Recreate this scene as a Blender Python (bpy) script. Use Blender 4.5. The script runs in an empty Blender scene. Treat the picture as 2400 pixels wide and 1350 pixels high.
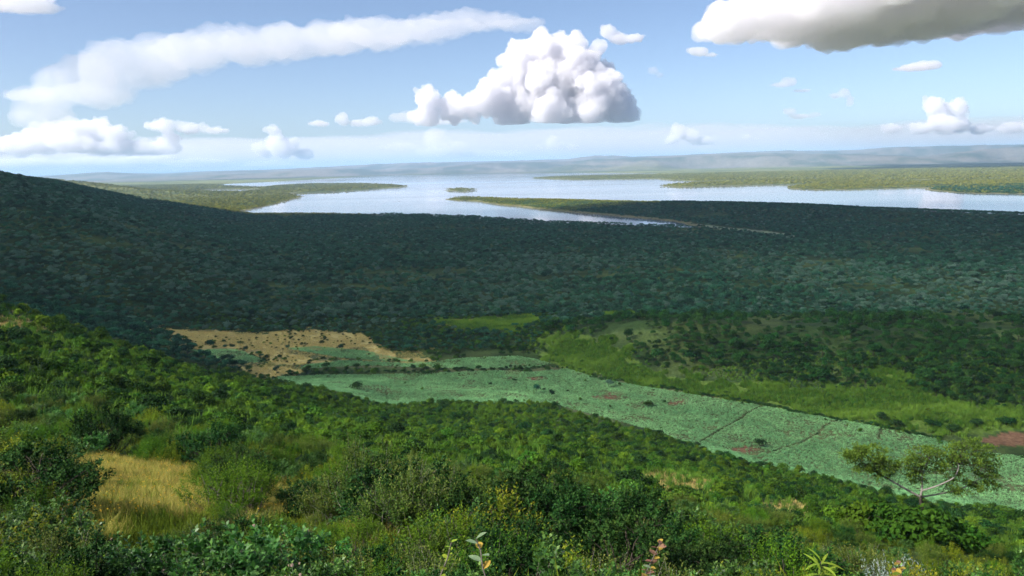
import bpy, math, random
import numpy as np
R = math.radians
sc = bpy.context.scene
col = sc.collection
rng = np.random.default_rng(7)

# ------------------------------------------------------------------ camera
CAM_Z = 110.0
FPX = 1884.0                    # focal length in photo pixels (photo is 2400 wide)
PITCH = R(8.75); ROLL = R(1.26)
fwd = np.array([0.0, math.cos(PITCH), -math.sin(PITCH)])
up0 = np.array([0.0, math.sin(PITCH), math.cos(PITCH)])
rt0 = np.array([1.0, 0.0, 0.0])
rt = rt0 * math.cos(ROLL) - up0 * math.sin(ROLL)
up = up0 * math.cos(ROLL) + rt0 * math.sin(ROLL)
cd = bpy.data.cameras.new('camera'); cam = bpy.data.objects.new('camera', cd); col.objects.link(cam)
cd.sensor_width = 36.0; cd.lens = 36.0 * FPX / 2400.0
cd.clip_start = 0.1; cd.clip_end = 200000.0
from mathutils import Matrix
cam.matrix_world = Matrix(((rt[0], up[0], -fwd[0], 0), (rt[1], up[1], -fwd[1], 0), (rt[2], up[2], -fwd[2], CAM_Z), (0, 0, 0, 1)))
sc.camera = cam

# ------------------------------------------------------------------ sky, sun, exposure
SUN_EL = R(38.0); SUN_AZ = R(-115.0)          # azimuth from +Y, clockwise positive
sun_dir = np.array([math.sin(SUN_AZ) * math.cos(SUN_EL), math.cos(SUN_AZ) * math.cos(SUN_EL), math.sin(SUN_EL)])
world = bpy.data.worlds.new('World'); sc.world = world; world.use_nodes = True
wn = world.node_tree.nodes; wl = world.node_tree.links
bg = wn['Background']
sky = wn.new('ShaderNodeTexSky'); sky.sky_type = 'NISHITA'; sky.sun_disc = False
sky.sun_elevation = SUN_EL; sky.sun_rotation = SUN_AZ
sky.altitude = 1300.0; sky.air_density = 0.7; sky.dust_density = 3.5; sky.ozone_density = 1.0
wl.new(sky.outputs[0], bg.inputs[0]); bg.inputs[1].default_value = 0.10
sd = bpy.data.lights.new('sun', 'SUN'); sun = bpy.data.objects.new('sun', sd); col.objects.link(sun)
sd.energy = 5.0; sd.angle = R(0.6); sd.color = (1.0, 0.95, 0.87)
from mathutils import Vector
sun.rotation_euler = Vector(sun_dir).to_track_quat('Z', 'Y').to_euler()
sc.view_settings.view_transform = 'Standard'; sc.view_settings.look = 'None'
sc.view_settings.gamma = 1.0; sc.view_settings.exposure = 0.95
sc.render.engine = 'CYCLES'
cy = sc.cycles
cy.use_denoising = True
try: cy.denoiser = 'OPENIMAGEDENOISE'; cy.denoising_prefilter = 'FAST'
except Exception: pass
cy.max_bounces = 12; cy.diffuse_bounces = 3; cy.glossy_bounces = 2; cy.transmission_bounces = 2
cy.volume_bounces = 8; cy.transparent_max_bounces = 8
cy.sample_clamp_indirect = 6.0
cy.caustics_reflective = False; cy.caustics_refractive = False

# ------------------------------------------------------------------ helpers
def ray(px, py):
    px = np.asarray(px, float); py = np.asarray(py, float)
    d = fwd[None] * FPX + rt[None] * (px.reshape(-1, 1) - 1200.0) + up[None] * (675.0 - py.reshape(-1, 1))
    return d
def at_depth(px, py, D):
    """world point on the pixel's ray at forward distance D (y = D)"""
    d = ray(px, py)
    return d * (np.asarray(D, float).reshape(-1, 1) / d[:, 1:2]) + np.array([0, 0, CAM_Z])
def zat(px, py, D): return float(at_depth([px], [py], [D])[0, 2])
def at_z(px, py, z=0.0):
    d = ray(px, py)
    return d * ((z - CAM_Z) / d[:, 2:3]) + np.array([0, 0, CAM_Z])
def wxy(px, D): return ((px - 1200.0) / FPX * D, D)
def hash2(ix, iy, seed):
    h = (ix.astype(np.int64) * 374761393 + iy.astype(np.int64) * 668265263 + seed * 974634777) & 0xffffffff
    h = ((h ^ (h >> 13)) * 1274126177) & 0xffffffff
    h = h ^ (h >> 16)
    return (h & 0xffff) / 65535.0
def vnoise(x, y, seed=0):
    ix = np.floor(x); iy = np.floor(y); fx = x - ix; fy = y - iy
    fx = fx * fx * (3 - 2 * fx); fy = fy * fy * (3 - 2 * fy)
    a = hash2(ix, iy, seed); b = hash2(ix + 1, iy, seed); c = hash2(ix, iy + 1, seed); d = hash2(ix + 1, iy + 1, seed)
    return (a * (1 - fx) + b * fx) * (1 - fy) + (c * (1 - fx) + d * fx) * fy
def fbm(x, y, seed=0, oct=4):
    s = np.zeros_like(x, dtype=float); a = 0.5; t = 0
    for k in range(oct):
        s += a * vnoise(x, y, seed + k * 17); t += a; a *= 0.5; x = x * 2.03; y = y * 2.03
    return s / t
def sstep(a, b, x):
    t = np.clip((x - a) / (b - a), 0, 1); return t * t * (3 - 2 * t)
def in_poly(x, y, poly):
    p = np.asarray(poly, float); inside = np.zeros(x.shape, bool)
    j = len(p) - 1
    for i in range(len(p)):
        xi, yi = p[i, 0], p[i, 1]; xj, yj = p[j, 0], p[j, 1]
        if yi != yj:
            c = ((yi > y) != (yj > y)) & (x < (xj - xi) * (y - yi) / (yj - yi) + xi)
            inside ^= c
        j = i
    return inside
def seg_dist(x, y, poly, closed=True, zs=None):
    """distance to a polyline, and the value zs interpolated at the nearest point"""
    p = np.asarray(poly, float); best = np.full(x.shape, 1e18); zz = np.zeros(x.shape)
    n = len(p)
    for i in range(n if closed else n - 1):
        a = p[i]; b = p[(i + 1) % n]; ab = b - a; L = max(float(ab @ ab), 1e-9)
        t = np.clip(((x - a[0]) * ab[0] + (y - a[1]) * ab[1]) / L, 0, 1)
        d = (x - a[0] - t * ab[0]) ** 2 + (y - a[1] - t * ab[1]) ** 2
        m = d < best
        best = np.where(m, d, best)
        if zs is not None: zz = np.where(m, zs[i] + t * (zs[(i + 1) % n] - zs[i]), zz)
    return (np.sqrt(best), zz) if zs is not None else np.sqrt(best)

def mesh_np(name, v, faces, mat=None, smooth=False, attrs=None):
    """faces: (N,3) or (N,4) array, or a list of such arrays"""
    me = bpy.data.meshes.new(name)
    v = np.ascontiguousarray(v, np.float32)
    fl = faces if isinstance(faces, list) else [faces]
    fl = [np.asarray(f, np.int32) for f in fl if len(f)]
    tot = np.concatenate([np.full(len(f), f.shape[1], np.int32) for f in fl])
    idx = np.concatenate([f.ravel() for f in fl])
    me.vertices.add(len(v)); me.vertices.foreach_set('co', v.ravel())
    me.loops.add(len(idx)); me.loops.foreach_set('vertex_index', idx)
    me.polygons.add(len(tot))
    st = np.zeros(len(tot), np.int32); st[1:] = np.cumsum(tot)[:-1]
    me.polygons.foreach_set('loop_start', st)
    if smooth: me.polygons.foreach_set('use_smooth', np.ones(len(tot), bool))
    if attrs:
        for k, (dom, typ, arr) in attrs.items():
            a = me.attributes.new(k, typ, dom)
            a.data.foreach_set('color' if typ == 'FLOAT_COLOR' else ('vector' if typ == 'FLOAT_VECTOR' else 'value'), np.ascontiguousarray(arr, np.float32 if typ != 'INT' else np.int32).ravel())
    me.update(calc_edges=True)
    if mat: me.materials.append(mat)
    return me
def link(name, me, parent=None, loc=None):
    o = bpy.data.objects.new(name, me); col.objects.link(o)
    if parent is not None: o.parent = parent
    if loc is not None: o.location = loc
    return o
def tag(o, label=None, cat=None, group=None, kind=None):
    if label: o['label'] = label
    if cat: o['category'] = cat
    if group: o['group'] = group
    if kind: o['kind'] = kind
    return o

# ------------------------------------------------------------------ materials
def new_mat(name):
    m = bpy.data.materials.new(name); m.use_nodes = True
    nt = m.node_tree; nt.nodes.clear()
    return m, nt, nt.nodes, nt.links
def mixcol(nt, f, a, b, blend='MIX'):
    n = nt.nodes.new('ShaderNodeMix'); n.data_type = 'RGBA'; n.blend_type = blend
    for s, val in ((n.inputs[0], f), (n.inputs[6], a), (n.inputs[7], b)):
        if hasattr(val, 'is_output'): nt.links.new(val, s)
        elif isinstance(val, (int, float)): s.default_value = val
        else: s.default_value = (*val, 1.0) if len(val) == 3 else val
    return n.outputs[2]
def leaf_mat(name, dark, light, tip=None, trans=0.22, rough=0.65, spec=0.08, vary=0.35, pale=None):
    """dark/light: leaf colour range over leaves and plants; tip: young growth at the shoot tips"""
    m, nt, N, L = new_mat(name)
    out = N.new('ShaderNodeOutputMaterial')
    lv = N.new('ShaderNodeAttribute'); lv.attribute_name = 'lv'
    ti = N.new('ShaderNodeAttribute'); ti.attribute_type = 'INSTANCER'; ti.attribute_name = 'tint'
    c = mixcol(nt, lv.outputs['Fac'], dark, light)
    if tip is not None:
        tp = N.new('ShaderNodeAttribute'); tp.attribute_name = 'tp'
        c = mixcol(nt, tp.outputs['Fac'], c, tip)
    oi = N.new('ShaderNodeObjectInfo')
    hs = N.new('ShaderNodeHueSaturation')
    mr = N.new('ShaderNodeMapRange'); mr.inputs[3].default_value = 1 - vary; mr.inputs[4].default_value = 1 + vary
    L.new(oi.outputs['Random'], mr.inputs[0]); L.new(mr.outputs[0], hs.inputs['Value'])
    mh = N.new('ShaderNodeMapRange'); mh.inputs[3].default_value = 0.475; mh.inputs[4].default_value = 0.51
    wnz = N.new('ShaderNodeTexWhiteNoise'); wnz.noise_dimensions = '1D'
    L.new(oi.outputs['Random'], wnz.inputs['W']); L.new(wnz.outputs['Value'], mh.inputs[0]); L.new(mh.outputs[0], hs.inputs['Hue'])
    L.new(c, hs.inputs['Color'])
    c2 = mixcol(nt, ti.outputs['Fac'], hs.outputs[0], pale if pale else (light[0] * 1.9 + .01, light[1] * 1.6 + .02, light[2] * 1.6 + .005))
    bs = N.new('ShaderNodeBsdfPrincipled'); bs.inputs['Roughness'].default_value = rough
    bs.inputs['Specular IOR Level'].default_value = spec
    L.new(c2, bs.inputs['Base Color'])
    if trans > 0:
        tr = N.new('ShaderNodeBsdfTranslucent'); L.new(c2, tr.inputs[0])
        mx = N.new('ShaderNodeMixShader'); mx.inputs[0].default_value = trans
        L.new(bs.outputs[0], mx.inputs[1]); L.new(tr.outputs[0], mx.inputs[2]); L.new(mx.outputs[0], out.inputs[0])
    else: L.new(bs.outputs[0], out.inputs[0])
    return m
def plain_mat(name, colr, rough=0.8, colr2=None, scale=8.0, spec=0.2):
    m, nt, N, L = new_mat(name)
    out = N.new('ShaderNodeOutputMaterial'); bs = N.new('ShaderNodeBsdfPrincipled')
    bs.inputs['Roughness'].default_value = rough; bs.inputs['Specular IOR Level'].default_value = spec
    if colr2:
        nz = N.new('ShaderNodeTexNoise'); nz.inputs['Scale'].default_value = scale; nz.inputs['Detail'].default_value = 5
        tc = N.new('ShaderNodeTexCoord'); L.new(tc.outputs['Object'], nz.inputs['Vector'])
        L.new(mixcol(nt, nz.outputs['Fac'], colr, colr2), bs.inputs['Base Color'])
    else: bs.inputs['Base Color'].default_value = (*colr, 1)
    L.new(bs.outputs[0], out.inputs[0])
    return m
M = {}
M['bark'] = plain_mat('bark', (.10, .085, .07), .9, (.22, .19, .16), 14)
M['dark_bark'] = plain_mat('dark_bark', (.035, .028, .022), .9, (.08, .065, .05), 14)
M['pale_bark'] = plain_mat('pale_bark', (.18, .17, .14), .85, (.38, .35, .31), 9)

# ground: colour attribute holds the surface cover, noise gives grain and relief
def ground_mat():
    m, nt, N, L = new_mat('ground_cover')
    out = N.new('ShaderNodeOutputMaterial'); bs = N.new('ShaderNodeBsdfPrincipled')
    bs.inputs['Roughness'].default_value = .95; bs.inputs['Specular IOR Level'].default_value = .1
    at = N.new('ShaderNodeAttribute'); at.attribute_name = 'cover'
    geo = N.new('ShaderNodeNewGeometry')
    def nz(scale, detail, rough=.6):
        n = N.new('ShaderNodeTexNoise'); n.inputs['Scale'].default_value = scale; n.inputs['Detail'].default_value = detail
        n.inputs['Roughness'].default_value = rough; L.new(geo.outputs['Position'], n.inputs['Vector']); return n.outputs['Fac']
    def mr(v, a, b, c, d):
        n = N.new('ShaderNodeMapRange'); L.new(v, n.inputs[0])
        for i, q in enumerate((a, b, c, d)): n.inputs[i + 1].default_value = q
        return n.outputs[0]
    v = N.new('ShaderNodeMath'); v.operation = 'MULTIPLY'
    L.new(mr(nz(.9, 6), .25, .75, .5, 1.5), v.inputs[0]); L.new(mr(nz(.022, 8, .75), .3, .7, .55, 1.45), v.inputs[1])
    vm = N.new('ShaderNodeVectorMath'); vm.operation = 'SCALE'
    L.new(at.outputs['Color'], vm.inputs[0]); L.new(v.outputs[0], vm.inputs['Scale'])
    L.new(vm.outputs[0], bs.inputs['Base Color'])
    bp = N.new('ShaderNodeBump'); bp.inputs['Strength'].default_value = .7; bp.inputs['Distance'].default_value = .3
    L.new(nz(2.2, 6), bp.inputs['Height']); L.new(bp.outputs[0], bs.inputs['Normal'])
    L.new(bs.outputs[0], out.inputs[0])
    return m
M['ground'] = ground_mat()

def water_mat():
    m, nt, N, L = new_mat('lake_water')
    out = N.new('ShaderNodeOutputMaterial'); bs = N.new('ShaderNodeBsdfPrincipled')
    bs.inputs['Base Color'].default_value = (.20, .215, .25, 1); bs.inputs['IOR'].default_value = 1.333
    geo = N.new('ShaderNodeNewGeometry')
    mp = N.new('ShaderNodeMapping'); mp.inputs['Scale'].default_value = (.00045, .0016, 1); L.new(geo.outputs['Position'], mp.inputs[0])
    n1 = N.new('ShaderNodeTexNoise'); n1.inputs['Scale'].default_value = 1.0; n1.inputs['Detail'].default_value = 5; L.new(mp.outputs[0], n1.inputs['Vector'])
    r = N.new('ShaderNodeMapRange'); r.inputs[1].default_value = .35; r.inputs[2].default_value = .65; r.inputs[3].default_value = .03; r.inputs[4].default_value = .12
    L.new(n1.outputs['Fac'], r.inputs[0]); L.new(r.outputs[0], bs.inputs['Roughness'])
    L.new(bs.outputs[0], out.inputs[0])
    return m
M['water'] = water_mat()

# ------------------------------------------------------------------ terrain (height field on a polar grid)
COLS = [-300, 0, 150, 300, 450, 600, 900, 1200, 1500, 1800, 2100, 2400, 2700]
def vegtop(px, py, D, h): return (D, zat(px, py, D) - h)
# per column: drop at D=22, tops (py) at 60 and 120 m, then (D, z) knots: shoulder/toe, valley, far field edge, ridge crest, dip behind, crest or near shore
T = {
 -300: (9.8, 880, 690, [(150, 97), (300, 62), (420, 70), (520, 86), (680, 112), (850, 138)]),
 0:    (10.0, 930, 760, [(150, 85.5), (300, 47), (420, 48), (520, 62), (680, 90), (900, 113)]),
 150:  (10.0, 945, 800, [(160, 79), (310, 42), (430, 38), (510, 50), (650, 74), (1080, 95)]),
 300:  (10.2, 960, 845, [(170, 72), (330, 34), (440, 27), (500, 38), (620, 56), (1300, 62)]),
 450:  (10.3, 980, 890, [(195, 60), (335, 26), (450, 22), (490, 28), (590, 40), (1560, 34)]),
 600:  (10.4, 1000, 930, [(220, 50), (330, 21), (440, 20), (480, 21), (560, 25), (1850, 6)]),
 900:  (10.6, 1045, 985, [(290, 23), (340, 20), (420, 20), (470, 20), (540, 19), (1850, 1.5)]),
 1200: (11.0, 1080, 1012, [(295, 22), (335, 20), (385, 20), (420, 22), (500, 19), (1535, 1.5)]),
 1500: (11.4, 1120, 1065, [(262, 21), (305, 20), (325, 20), (390, 32), (480, 20), (1360, 1.5)]),
 1800: (12.0, 1165, 1125, [(230, 20.5), (270, 20), (292, 20), (372, 33), (470, 20), (1150, 3)]),
 2100: (12.6, 1205, 1175, [(208, 20.5), (245, 20), (262, 20), (357, 31.5), (470, 20), (950, 6)]),
 2400: (13.0, 1245, 1222, [(194, 20.5), (225, 20), (240, 20), (342, 30), (470, 20), (900, 7)]),
 2700: (13.3, 1280, 1260, [(184, 20.5), (210, 20), (225, 20), (330, 30), (470, 20), (900, 8)]),
}
KD, KZ = [], []
for c in COLS:
    dr, p60, p120, kn = T[c]
    D = [1.0, 2.5, 4.5, 8.0, 22.0, 60.0, 120.0]; Z = [108.4, 108.0, 106.9, 104.9, 110 - dr, zat(c, p60, 60) - 2.0, zat(c, p120, 120) - 2.2]
    for d, z in kn: D.append(d); Z.append(z)
    D.append(60000.0); Z.append(Z[-1] if c < 600 else 3.0)
    KD.append(D); KZ.append(Z)
KD = np.array(KD); KZ = np.array(KZ)

rr = np.concatenate([np.geomspace(1.0, 10, 40, endpoint=False), np.geomspace(10, 100, 130, endpoint=False), np.geomspace(100, 600, 260, endpoint=False),
                     np.geomspace(600, 2500, 170, endpoint=False), np.geomspace(2500, 9000, 120, endpoint=False), np.geomspace(9000, 60000, 90)])
ph = np.concatenate([np.linspace(-180, -44, 50, endpoint=False), np.linspace(-44, 44, 600), np.linspace(44, 180, 51)[1:]])
PH, RR = np.meshgrid(np.radians(ph), rr, indexing='ij')
GX = RR * np.sin(PH); GY = RR * np.cos(PH)
phc = np.clip(np.radians(ph), -R(42), R(42))
pxe = 1200 + FPX * np.tan(phc)
GZ = np.zeros_like(RR)
for i in range(len(ph)):
    d = [np.interp(pxe[i], COLS, KD[:, k]) for k in range(KD.shape[1])]
    z = [np.interp(pxe[i], COLS, KZ[:, k]) for k in range(KD.shape[1])]
    GZ[i] = np.interp(np.log(rr * math.cos(phc[i])), np.log(d), z)
for _ in range(3):
    GZ[:, 1:-1] = .25 * GZ[:, :-2] + .5 * GZ[:, 1:-1] + .25 * GZ[:, 2:]
    GZ[1:-1] = .25 * GZ[:-2] + .5 * GZ[1:-1] + .25 * GZ[2:]
back = sstep(R(60), R(110), np.abs(PH))
GZ = GZ * (1 - back) + (108.0 + np.minimum(RR * .03, 30)) * back
# lake outline: pixels of the visible water line projected on z = 0, hidden shores by distance
def Pz(*pts): return [tuple(p[:2]) for p in at_z([q[0] for q in pts], [q[1] for q in pts])]
LAKE = [wxy(px, D) for px, D in ((560, 2030), (700, 2000), (800, 1950), (900, 1850), (1000, 1790), (1100, 1700), (1150, 1640), (1185, 1585), (1230, 1535), (1300, 1500), (1400, 1455), (1500, 1390), (1560, 1352), (1605, 1335), (1640, 1325))]
LAKE += Pz((1590, 521), (1545, 516), (1500, 512), (1400, 503), (1290, 493), (1240, 488), (1200, 482), (1160, 479), (1110, 472), (1060, 469.5), (1040, 467.5))
LAKE += [wxy(px, D) for px, D in ((1075, 2800), (1130, 2780), (1250, 2560), (1400, 2350), (1600, 2080), (1800, 1860), (2000, 1720), (2200, 1560), (2400, 1430), (2700, 1330), (3000, 1350))]
LAKE += Pz((2900, 466), (2700, 461), (2400, 454), (2300, 453.5), (2233, 451), (2195, 447), (2170, 444), (2190, 440.5), (2140, 440.5), (2030, 443), (1933, 445), (1870, 443.5), (1842, 440.5), (1860, 436), (1897, 432), (1800, 433), (1700, 435.5), (1600, 438.5), (1548, 436.5), (1570, 432), (1700, 427), (1640, 425.5), (1540, 421), (1565, 418.5), (1450, 420.5), (1340, 421), (1243, 418.5), (1300, 414.5), (1450, 411), (1600, 407), (1500, 406), (1350, 405), (1180, 406.5), (1050, 409), (967, 410.5), (880, 413), (800, 417), (667, 424.5), (533, 431), (505, 436), (560, 437), (610, 440), (660, 435), (720, 432), (850, 431), (925, 434), (957, 437.5), (900, 442), (800, 449), (720, 451.5), (660, 454), (695, 458), (705, 461), (690, 466), (633, 482), (580, 492), (545, 498))
LAGOON = Pz((470, 446.5), (500, 443), (560, 443.5), (600, 443), (607, 446.5), (560, 450), (490, 449.5))
ISLAND = Pz((1038, 446), (1060, 444.5), (1080, 443.5), (1120, 445.5), (1095, 447.5), (1060, 447.5))
far = RR > 900
fx, fy, fz = GX[far], GY[far], GZ[far]
front = (fy > 0) & (np.abs(PH[far]) < R(50))
jx = fx + (fbm(fx / 60, fy / 60, 3) - .5) * 40 * np.clip(RR[far] / 3000, .4, 2); jy = fy + (fbm(fx / 80, fy / 80, 4) - .5) * 60 * np.clip(RR[far] / 3000, .3, 2)
water = front & in_poly(jx, jy, LAKE) & ~in_poly(fx, fy, ISLAND)
water |= front & in_poly(jx, jy, LAGOON)
dsh = np.minimum(np.minimum(seg_dist(fx, fy, LAKE), seg_dist(fx, fy, LAGOON)), seg_dist(fx, fy, ISLAND))
beyond = sstep(1300, 2600, RR[far])
land = np.where(front, np.minimum(fz, .35 + dsh * .10 + (fz > 8) * dsh * .12), fz)
plain = .35 + np.minimum(dsh * .03, 4.5) + 2.5 * (fbm(fx / 500, fy / 500, 9) - .4)
land = np.where(front & (fx > -250), land * (1 - beyond) + np.maximum(plain, .4) * beyond, land)
lw = sstep(1900, 2600, RR[far]) * (fx <= -250) * front
land = land * (1 - lw) + np.maximum(plain, .4) * lw
# ridges seen beyond the near wood
RIDGES = [([(1060, 467, 2620), (1150, 464, 2450), (1250, 464, 2260), (1400, 467, 2020), (1550, 469, 1840), (1700, 471, 1680), (1850, 475, 1560), (2000, 483, 1460), (2200, 491, 1350), (2400, 498, 1250), (2700, 512, 1150)], 150, 5.5),
          ([(-500, 380, 4800), (-100, 400, 4500), (150, 424, 4000), (230, 441, 3700), (310, 457, 3400)], 330, 4.0)]
for pts, w, hh in RIDGES:
    P = at_depth([p[0] for p in pts], [p[1] for p in pts], [p[2] for p in pts])
    d, zc = seg_dist(fx, fy, P[:, :2], False, np.maximum(P[:, 2] - hh, .5))
    g = np.exp(-(d / (w * (1 + .0 * d))) ** 2) * zc
    land = np.where(front, np.maximum(land, np.minimum(g, .35 + dsh * .16)), land)
isl = in_poly(fx, fy, ISLAND)
land = np.where(isl, .5 + np.minimum(dsh * .06, 2.5), land)
# far hills
def prof(pts, D):
    a = np.array(pts, float); z = at_depth(a[:, 0], a[:, 1], np.full(len(a), D))[:, 2]
    return lambda q: np.interp(q, a[:, 0], z)
FRONT = prof([(-900, 420), (150, 427), (350, 417), (500, 410), (640, 404), (700, 399), (780, 395), (900, 397), (1050, 391), (1120, 383), (1190, 380), (1300, 379), (1400, 374), (1500, 370), (1600, 365), (1700, 360), (1850, 358), (2000, 359), (2150, 366), (2200, 362), (2300, 350), (2400, 341), (2700, 333), (3300, 330)], 12500)
BACK = prof([(-900, 412), (100, 416), (230, 405), (270, 403), (330, 407), (400, 409), (500, 402), (640, 398), (780, 391), (900, 384), (1000, 381), (1200, 377), (1340, 372), (1400, 365), (1440, 365), (1490, 368), (1700, 359), (1850, 353), (1990, 352), (2080, 345), (2200, 343), (2400, 338), (2700, 332), (3300, 330)], 17000)
pq = 1200 + FPX * np.tan(np.clip(PH[far], -R(48), R(48))); DD = RR[far] * np.cos(np.clip(PH[far], -R(48), R(48)))
gul = fbm(fx / 900, fy / 900, 21, 5)
DDj = DD + (gul - .5) * 3800
h1 = FRONT(pq) * sstep(9900, 12500, DDj) * (.86 + .28 * sstep(11500, 12600, DD) * .5)
h2 = BACK(pq) * sstep(12800, 17000, DDj)
hills = np.maximum(h1 * (1 - .75 * sstep(12700, 15500, DD)), h2) + (fbm(fx / 260, fy / 260, 5) - .5) * 26 * sstep(10500, 13000, DD)
land = np.where(DD > 9800, np.maximum(land, hills), land)
fz2 = np.where(water, -np.minimum(.4 + dsh * .04, 6.0), land)
GZ[far] = fz2
# small relief
GZ += (fbm(GX / 35, GY / 35, 31) - .5) * 3.0 * sstep(60, 300, RR) * (1 - sstep(900, 1300, RR)) * (1 - .8 * ((GZ < 21.5) & (RR < 460)))
GZ += (fbm(GX / 2.2, GY / 2.2, 33) - .5) * .25 * sstep(2, 6, RR) * (1 - sstep(60, 150, RR))
LRR = np.log(rr); PHR = np.radians(ph)
def H(x, y):
    x = np.asarray(x, float); y = np.asarray(y, float)
    a = np.interp(np.arctan2(x, y), PHR, np.arange(len(ph))); b = np.interp(np.log(np.maximum(np.hypot(x, y), 1.0)), LRR, np.arange(len(rr)))
    i = np.minimum(a.astype(int), len(ph) - 2); j = np.minimum(b.astype(int), len(rr) - 2); u = a - i; v = b - j
    return (GZ[i, j] * (1 - u) + GZ[i + 1, j] * u) * (1 - v) + (GZ[i, j + 1] * (1 - u) + GZ[i + 1, j + 1] * u) * v
def on_ground(px, py, lift=0.0):
    """world point where the pixel's ray meets the ground (raised by lift)"""
    d = ray(px, py); d = d / d[:, 1:2]
    Ds = np.geomspace(3, 20000, 2600)
    out = np.zeros((len(d), 3))
    for i in range(len(d)):
        p = d[i] * Ds[:, None]; z = p[:, 2] + CAM_Z
        k = np.argmax(z < H(p[:, 0], p[:, 1]) + lift)
        if k == 0: k = len(Ds) - 1
        out[i] = (p[k, 0], p[k, 1], H(p[k, 0], p[k, 1]))
    return out
def gpoly(pts, lift=0.0): return on_ground([p[0] for p in pts], [p[1] for p in pts], lift)[:, :2]

# cover zones, traced on the photograph and dropped on the ground
FIELDS = [[(640, 885), (760, 879), (900, 878), (1080, 873), (1160, 868), (1250, 873), (1330, 865), (1400, 888), (1500, 905), (1620, 925), (1760, 948), (1900, 975), (2020, 995), (2110, 1012), (2200, 1032), (2300, 1062), (2400, 1072), (2520, 1100), (2560, 1235), (2400, 1208), (2250, 1190), (2100, 1165), (1900, 1115), (1750, 1088), (1640, 1052), (1560, 1020), (1450, 988), (1300, 948), (1200, 946), (1000, 946), (850, 938), (720, 912)],
          [(700, 866), (860, 858), (1000, 864), (1120, 866), (1240, 863), (1300, 852), (1215, 836), (1100, 839), (1010, 850), (960, 852), (900, 850), (800, 846), (720, 856)],
          [(445, 821), (500, 819), (560, 820), (600, 838), (625, 848), (560, 852), (500, 840)],
          [(670, 817), (740, 813), (850, 822), (960, 846), (1000, 850), (900, 848), (800, 840), (720, 826)]]
DRY = [[(330, 762), (420, 792), (460, 817), (560, 818), (640, 838), (700, 848), (850, 838), (1000, 850), (1015, 832), (930, 826), (880, 815), (870, 796), (850, 784), (700, 778), (500, 778), (400, 772)],
       [(560, 852), (640, 848), (690, 855), (720, 872), (640, 886), (590, 872)]]
MEADOW = [[(1000, 757), (1060, 750), (1160, 744), (1245, 739), (1265, 752), (1215, 776), (1080, 778)], [(1405, 738), (1450, 732), (1490, 734), (1490, 744), (1420, 746)]]
TALL = [[(1262, 842), (1290, 812), (1350, 818), (1420, 845), (1480, 862), (1600, 880), (1700, 890), (1900, 908), (2000, 912), (2120, 905), (2250, 940), (2395, 958), (2440, 1000), (2230, 1004), (2050, 990), (1900, 966), (1700, 933), (1500, 898), (1335, 864)],
        [(1250, 800), (1300, 778), (1420, 790), (1470, 820), (1500, 860), (1420, 845), (1330, 818)],
        [(2040, 865), (2100, 862), (2150, 885), (2120, 910), (2060, 905)]]
RED = [[(2290, 1024), (2340, 1013), (2460, 1010), (2470, 1036), (2340, 1038)], [(1698, 1052), (1750, 1047), (1800, 1056), (1772, 1070), (1730, 1062)], [(1385, 931), (1430, 926), (1485, 932), (1450, 939), (1400, 937)], [(1230, 888), (1270, 884), (1290, 890), (1250, 894)], [(1560, 945), (1600, 940), (1610, 952), (1570, 955)]]
PATHS = [[(1630, 1040), (1690, 1008), (1735, 985), (1750, 970), (1785, 953)], [(1800, 1063), (1880, 1038), (1915, 1018), (1932, 1000), (1980, 979)], [(2058, 1032), (2066, 1000)]]
GOLD = [[(130, 1280), (150, 1190), (140, 1090), (180, 1060), (270, 1075), (370, 1085), (500, 1100), (510, 1160), (470, 1200), (330, 1240), (200, 1290)], [(590, 1150), (640, 1120), (700, 1125), (690, 1200), (640, 1220)], [(840, 1345), (855, 1230), (900, 1210), (925, 1260), (920, 1345)]]
BARE = [[(950, 1080), (1010, 1068), (1100, 1078), (1110, 1100), (1020, 1105), (960, 1098)], [(1490, 1120), (1600, 1105), (1680, 1130), (1660, 1150), (1540, 1145)], [(1780, 1180), (1850, 1168), (1900, 1190), (1880, 1215), (1800, 1205)], [(-40, 742), (60, 742), (130, 762), (60, 775), (-40, 770)]]
STRIP = [[(1600, 523), (1650, 527), (1720, 535), (1790, 541), (1850, 549), (1870, 555), (1840, 556), (1760, 546), (1690, 538), (1640, 531)]]
zones = {}
for nm, polys, lift in (('field', FIELDS, 0), ('dry', DRY, 0), ('meadow', MEADOW, 0), ('tall', TALL, 1.0), ('red', RED, 0), ('gold', GOLD, .5), ('bare', BARE, .3), ('strip', STRIP, 0)):
    zones[nm] = [gpoly(p, lift) for p in polys]
paths_w = [gpoly(p) for p in PATHS]
def zone(nm, x, y):
    m = np.zeros(np.shape(x), bool)
    for p in zones[nm]: m |= in_poly(x, y, p)
    return m
def path_dist(x, y):
    return np.min([seg_dist(x, y, p, False) for p in paths_w], axis=0)

COVER = np.zeros(GZ.shape + (4,)); COVER[..., 3] = 1
base = np.array([.022, .045, .012]); COVER[..., :3] = base
n1 = fbm(GX / 25, GY / 25, 41)
n2_ = fbm(GX / 11, GY / 11, 43)
w = sstep(.5, .75, n1)[..., None]; COVER[..., :3] = COVER[..., :3] * (1 - w) + np.array([.055, .085, .024]) * w
def paint(mask, c): COVER[mask, :3] = c
near = (RR < 700) & (np.abs(PH) < R(45))
for nm, c in (('dry', (.33, .285, .11)), ('field', (.075, .095, .04)), ('meadow', (.17, .18, .045)), ('tall', (.07, .12, .02)), ('red', (.13, .075, .045)), ('gold', (.10, .10, .03)), ('bare', (.26, .20, .09))):
    mk = np.zeros(GZ.shape, bool); mk[near] = zone(nm, GX[near] + (n2_[near] - .5) * RR[near] * .035, GY[near] + (n1[near] - .5) * RR[near] * .08); paint(mk, c)
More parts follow.
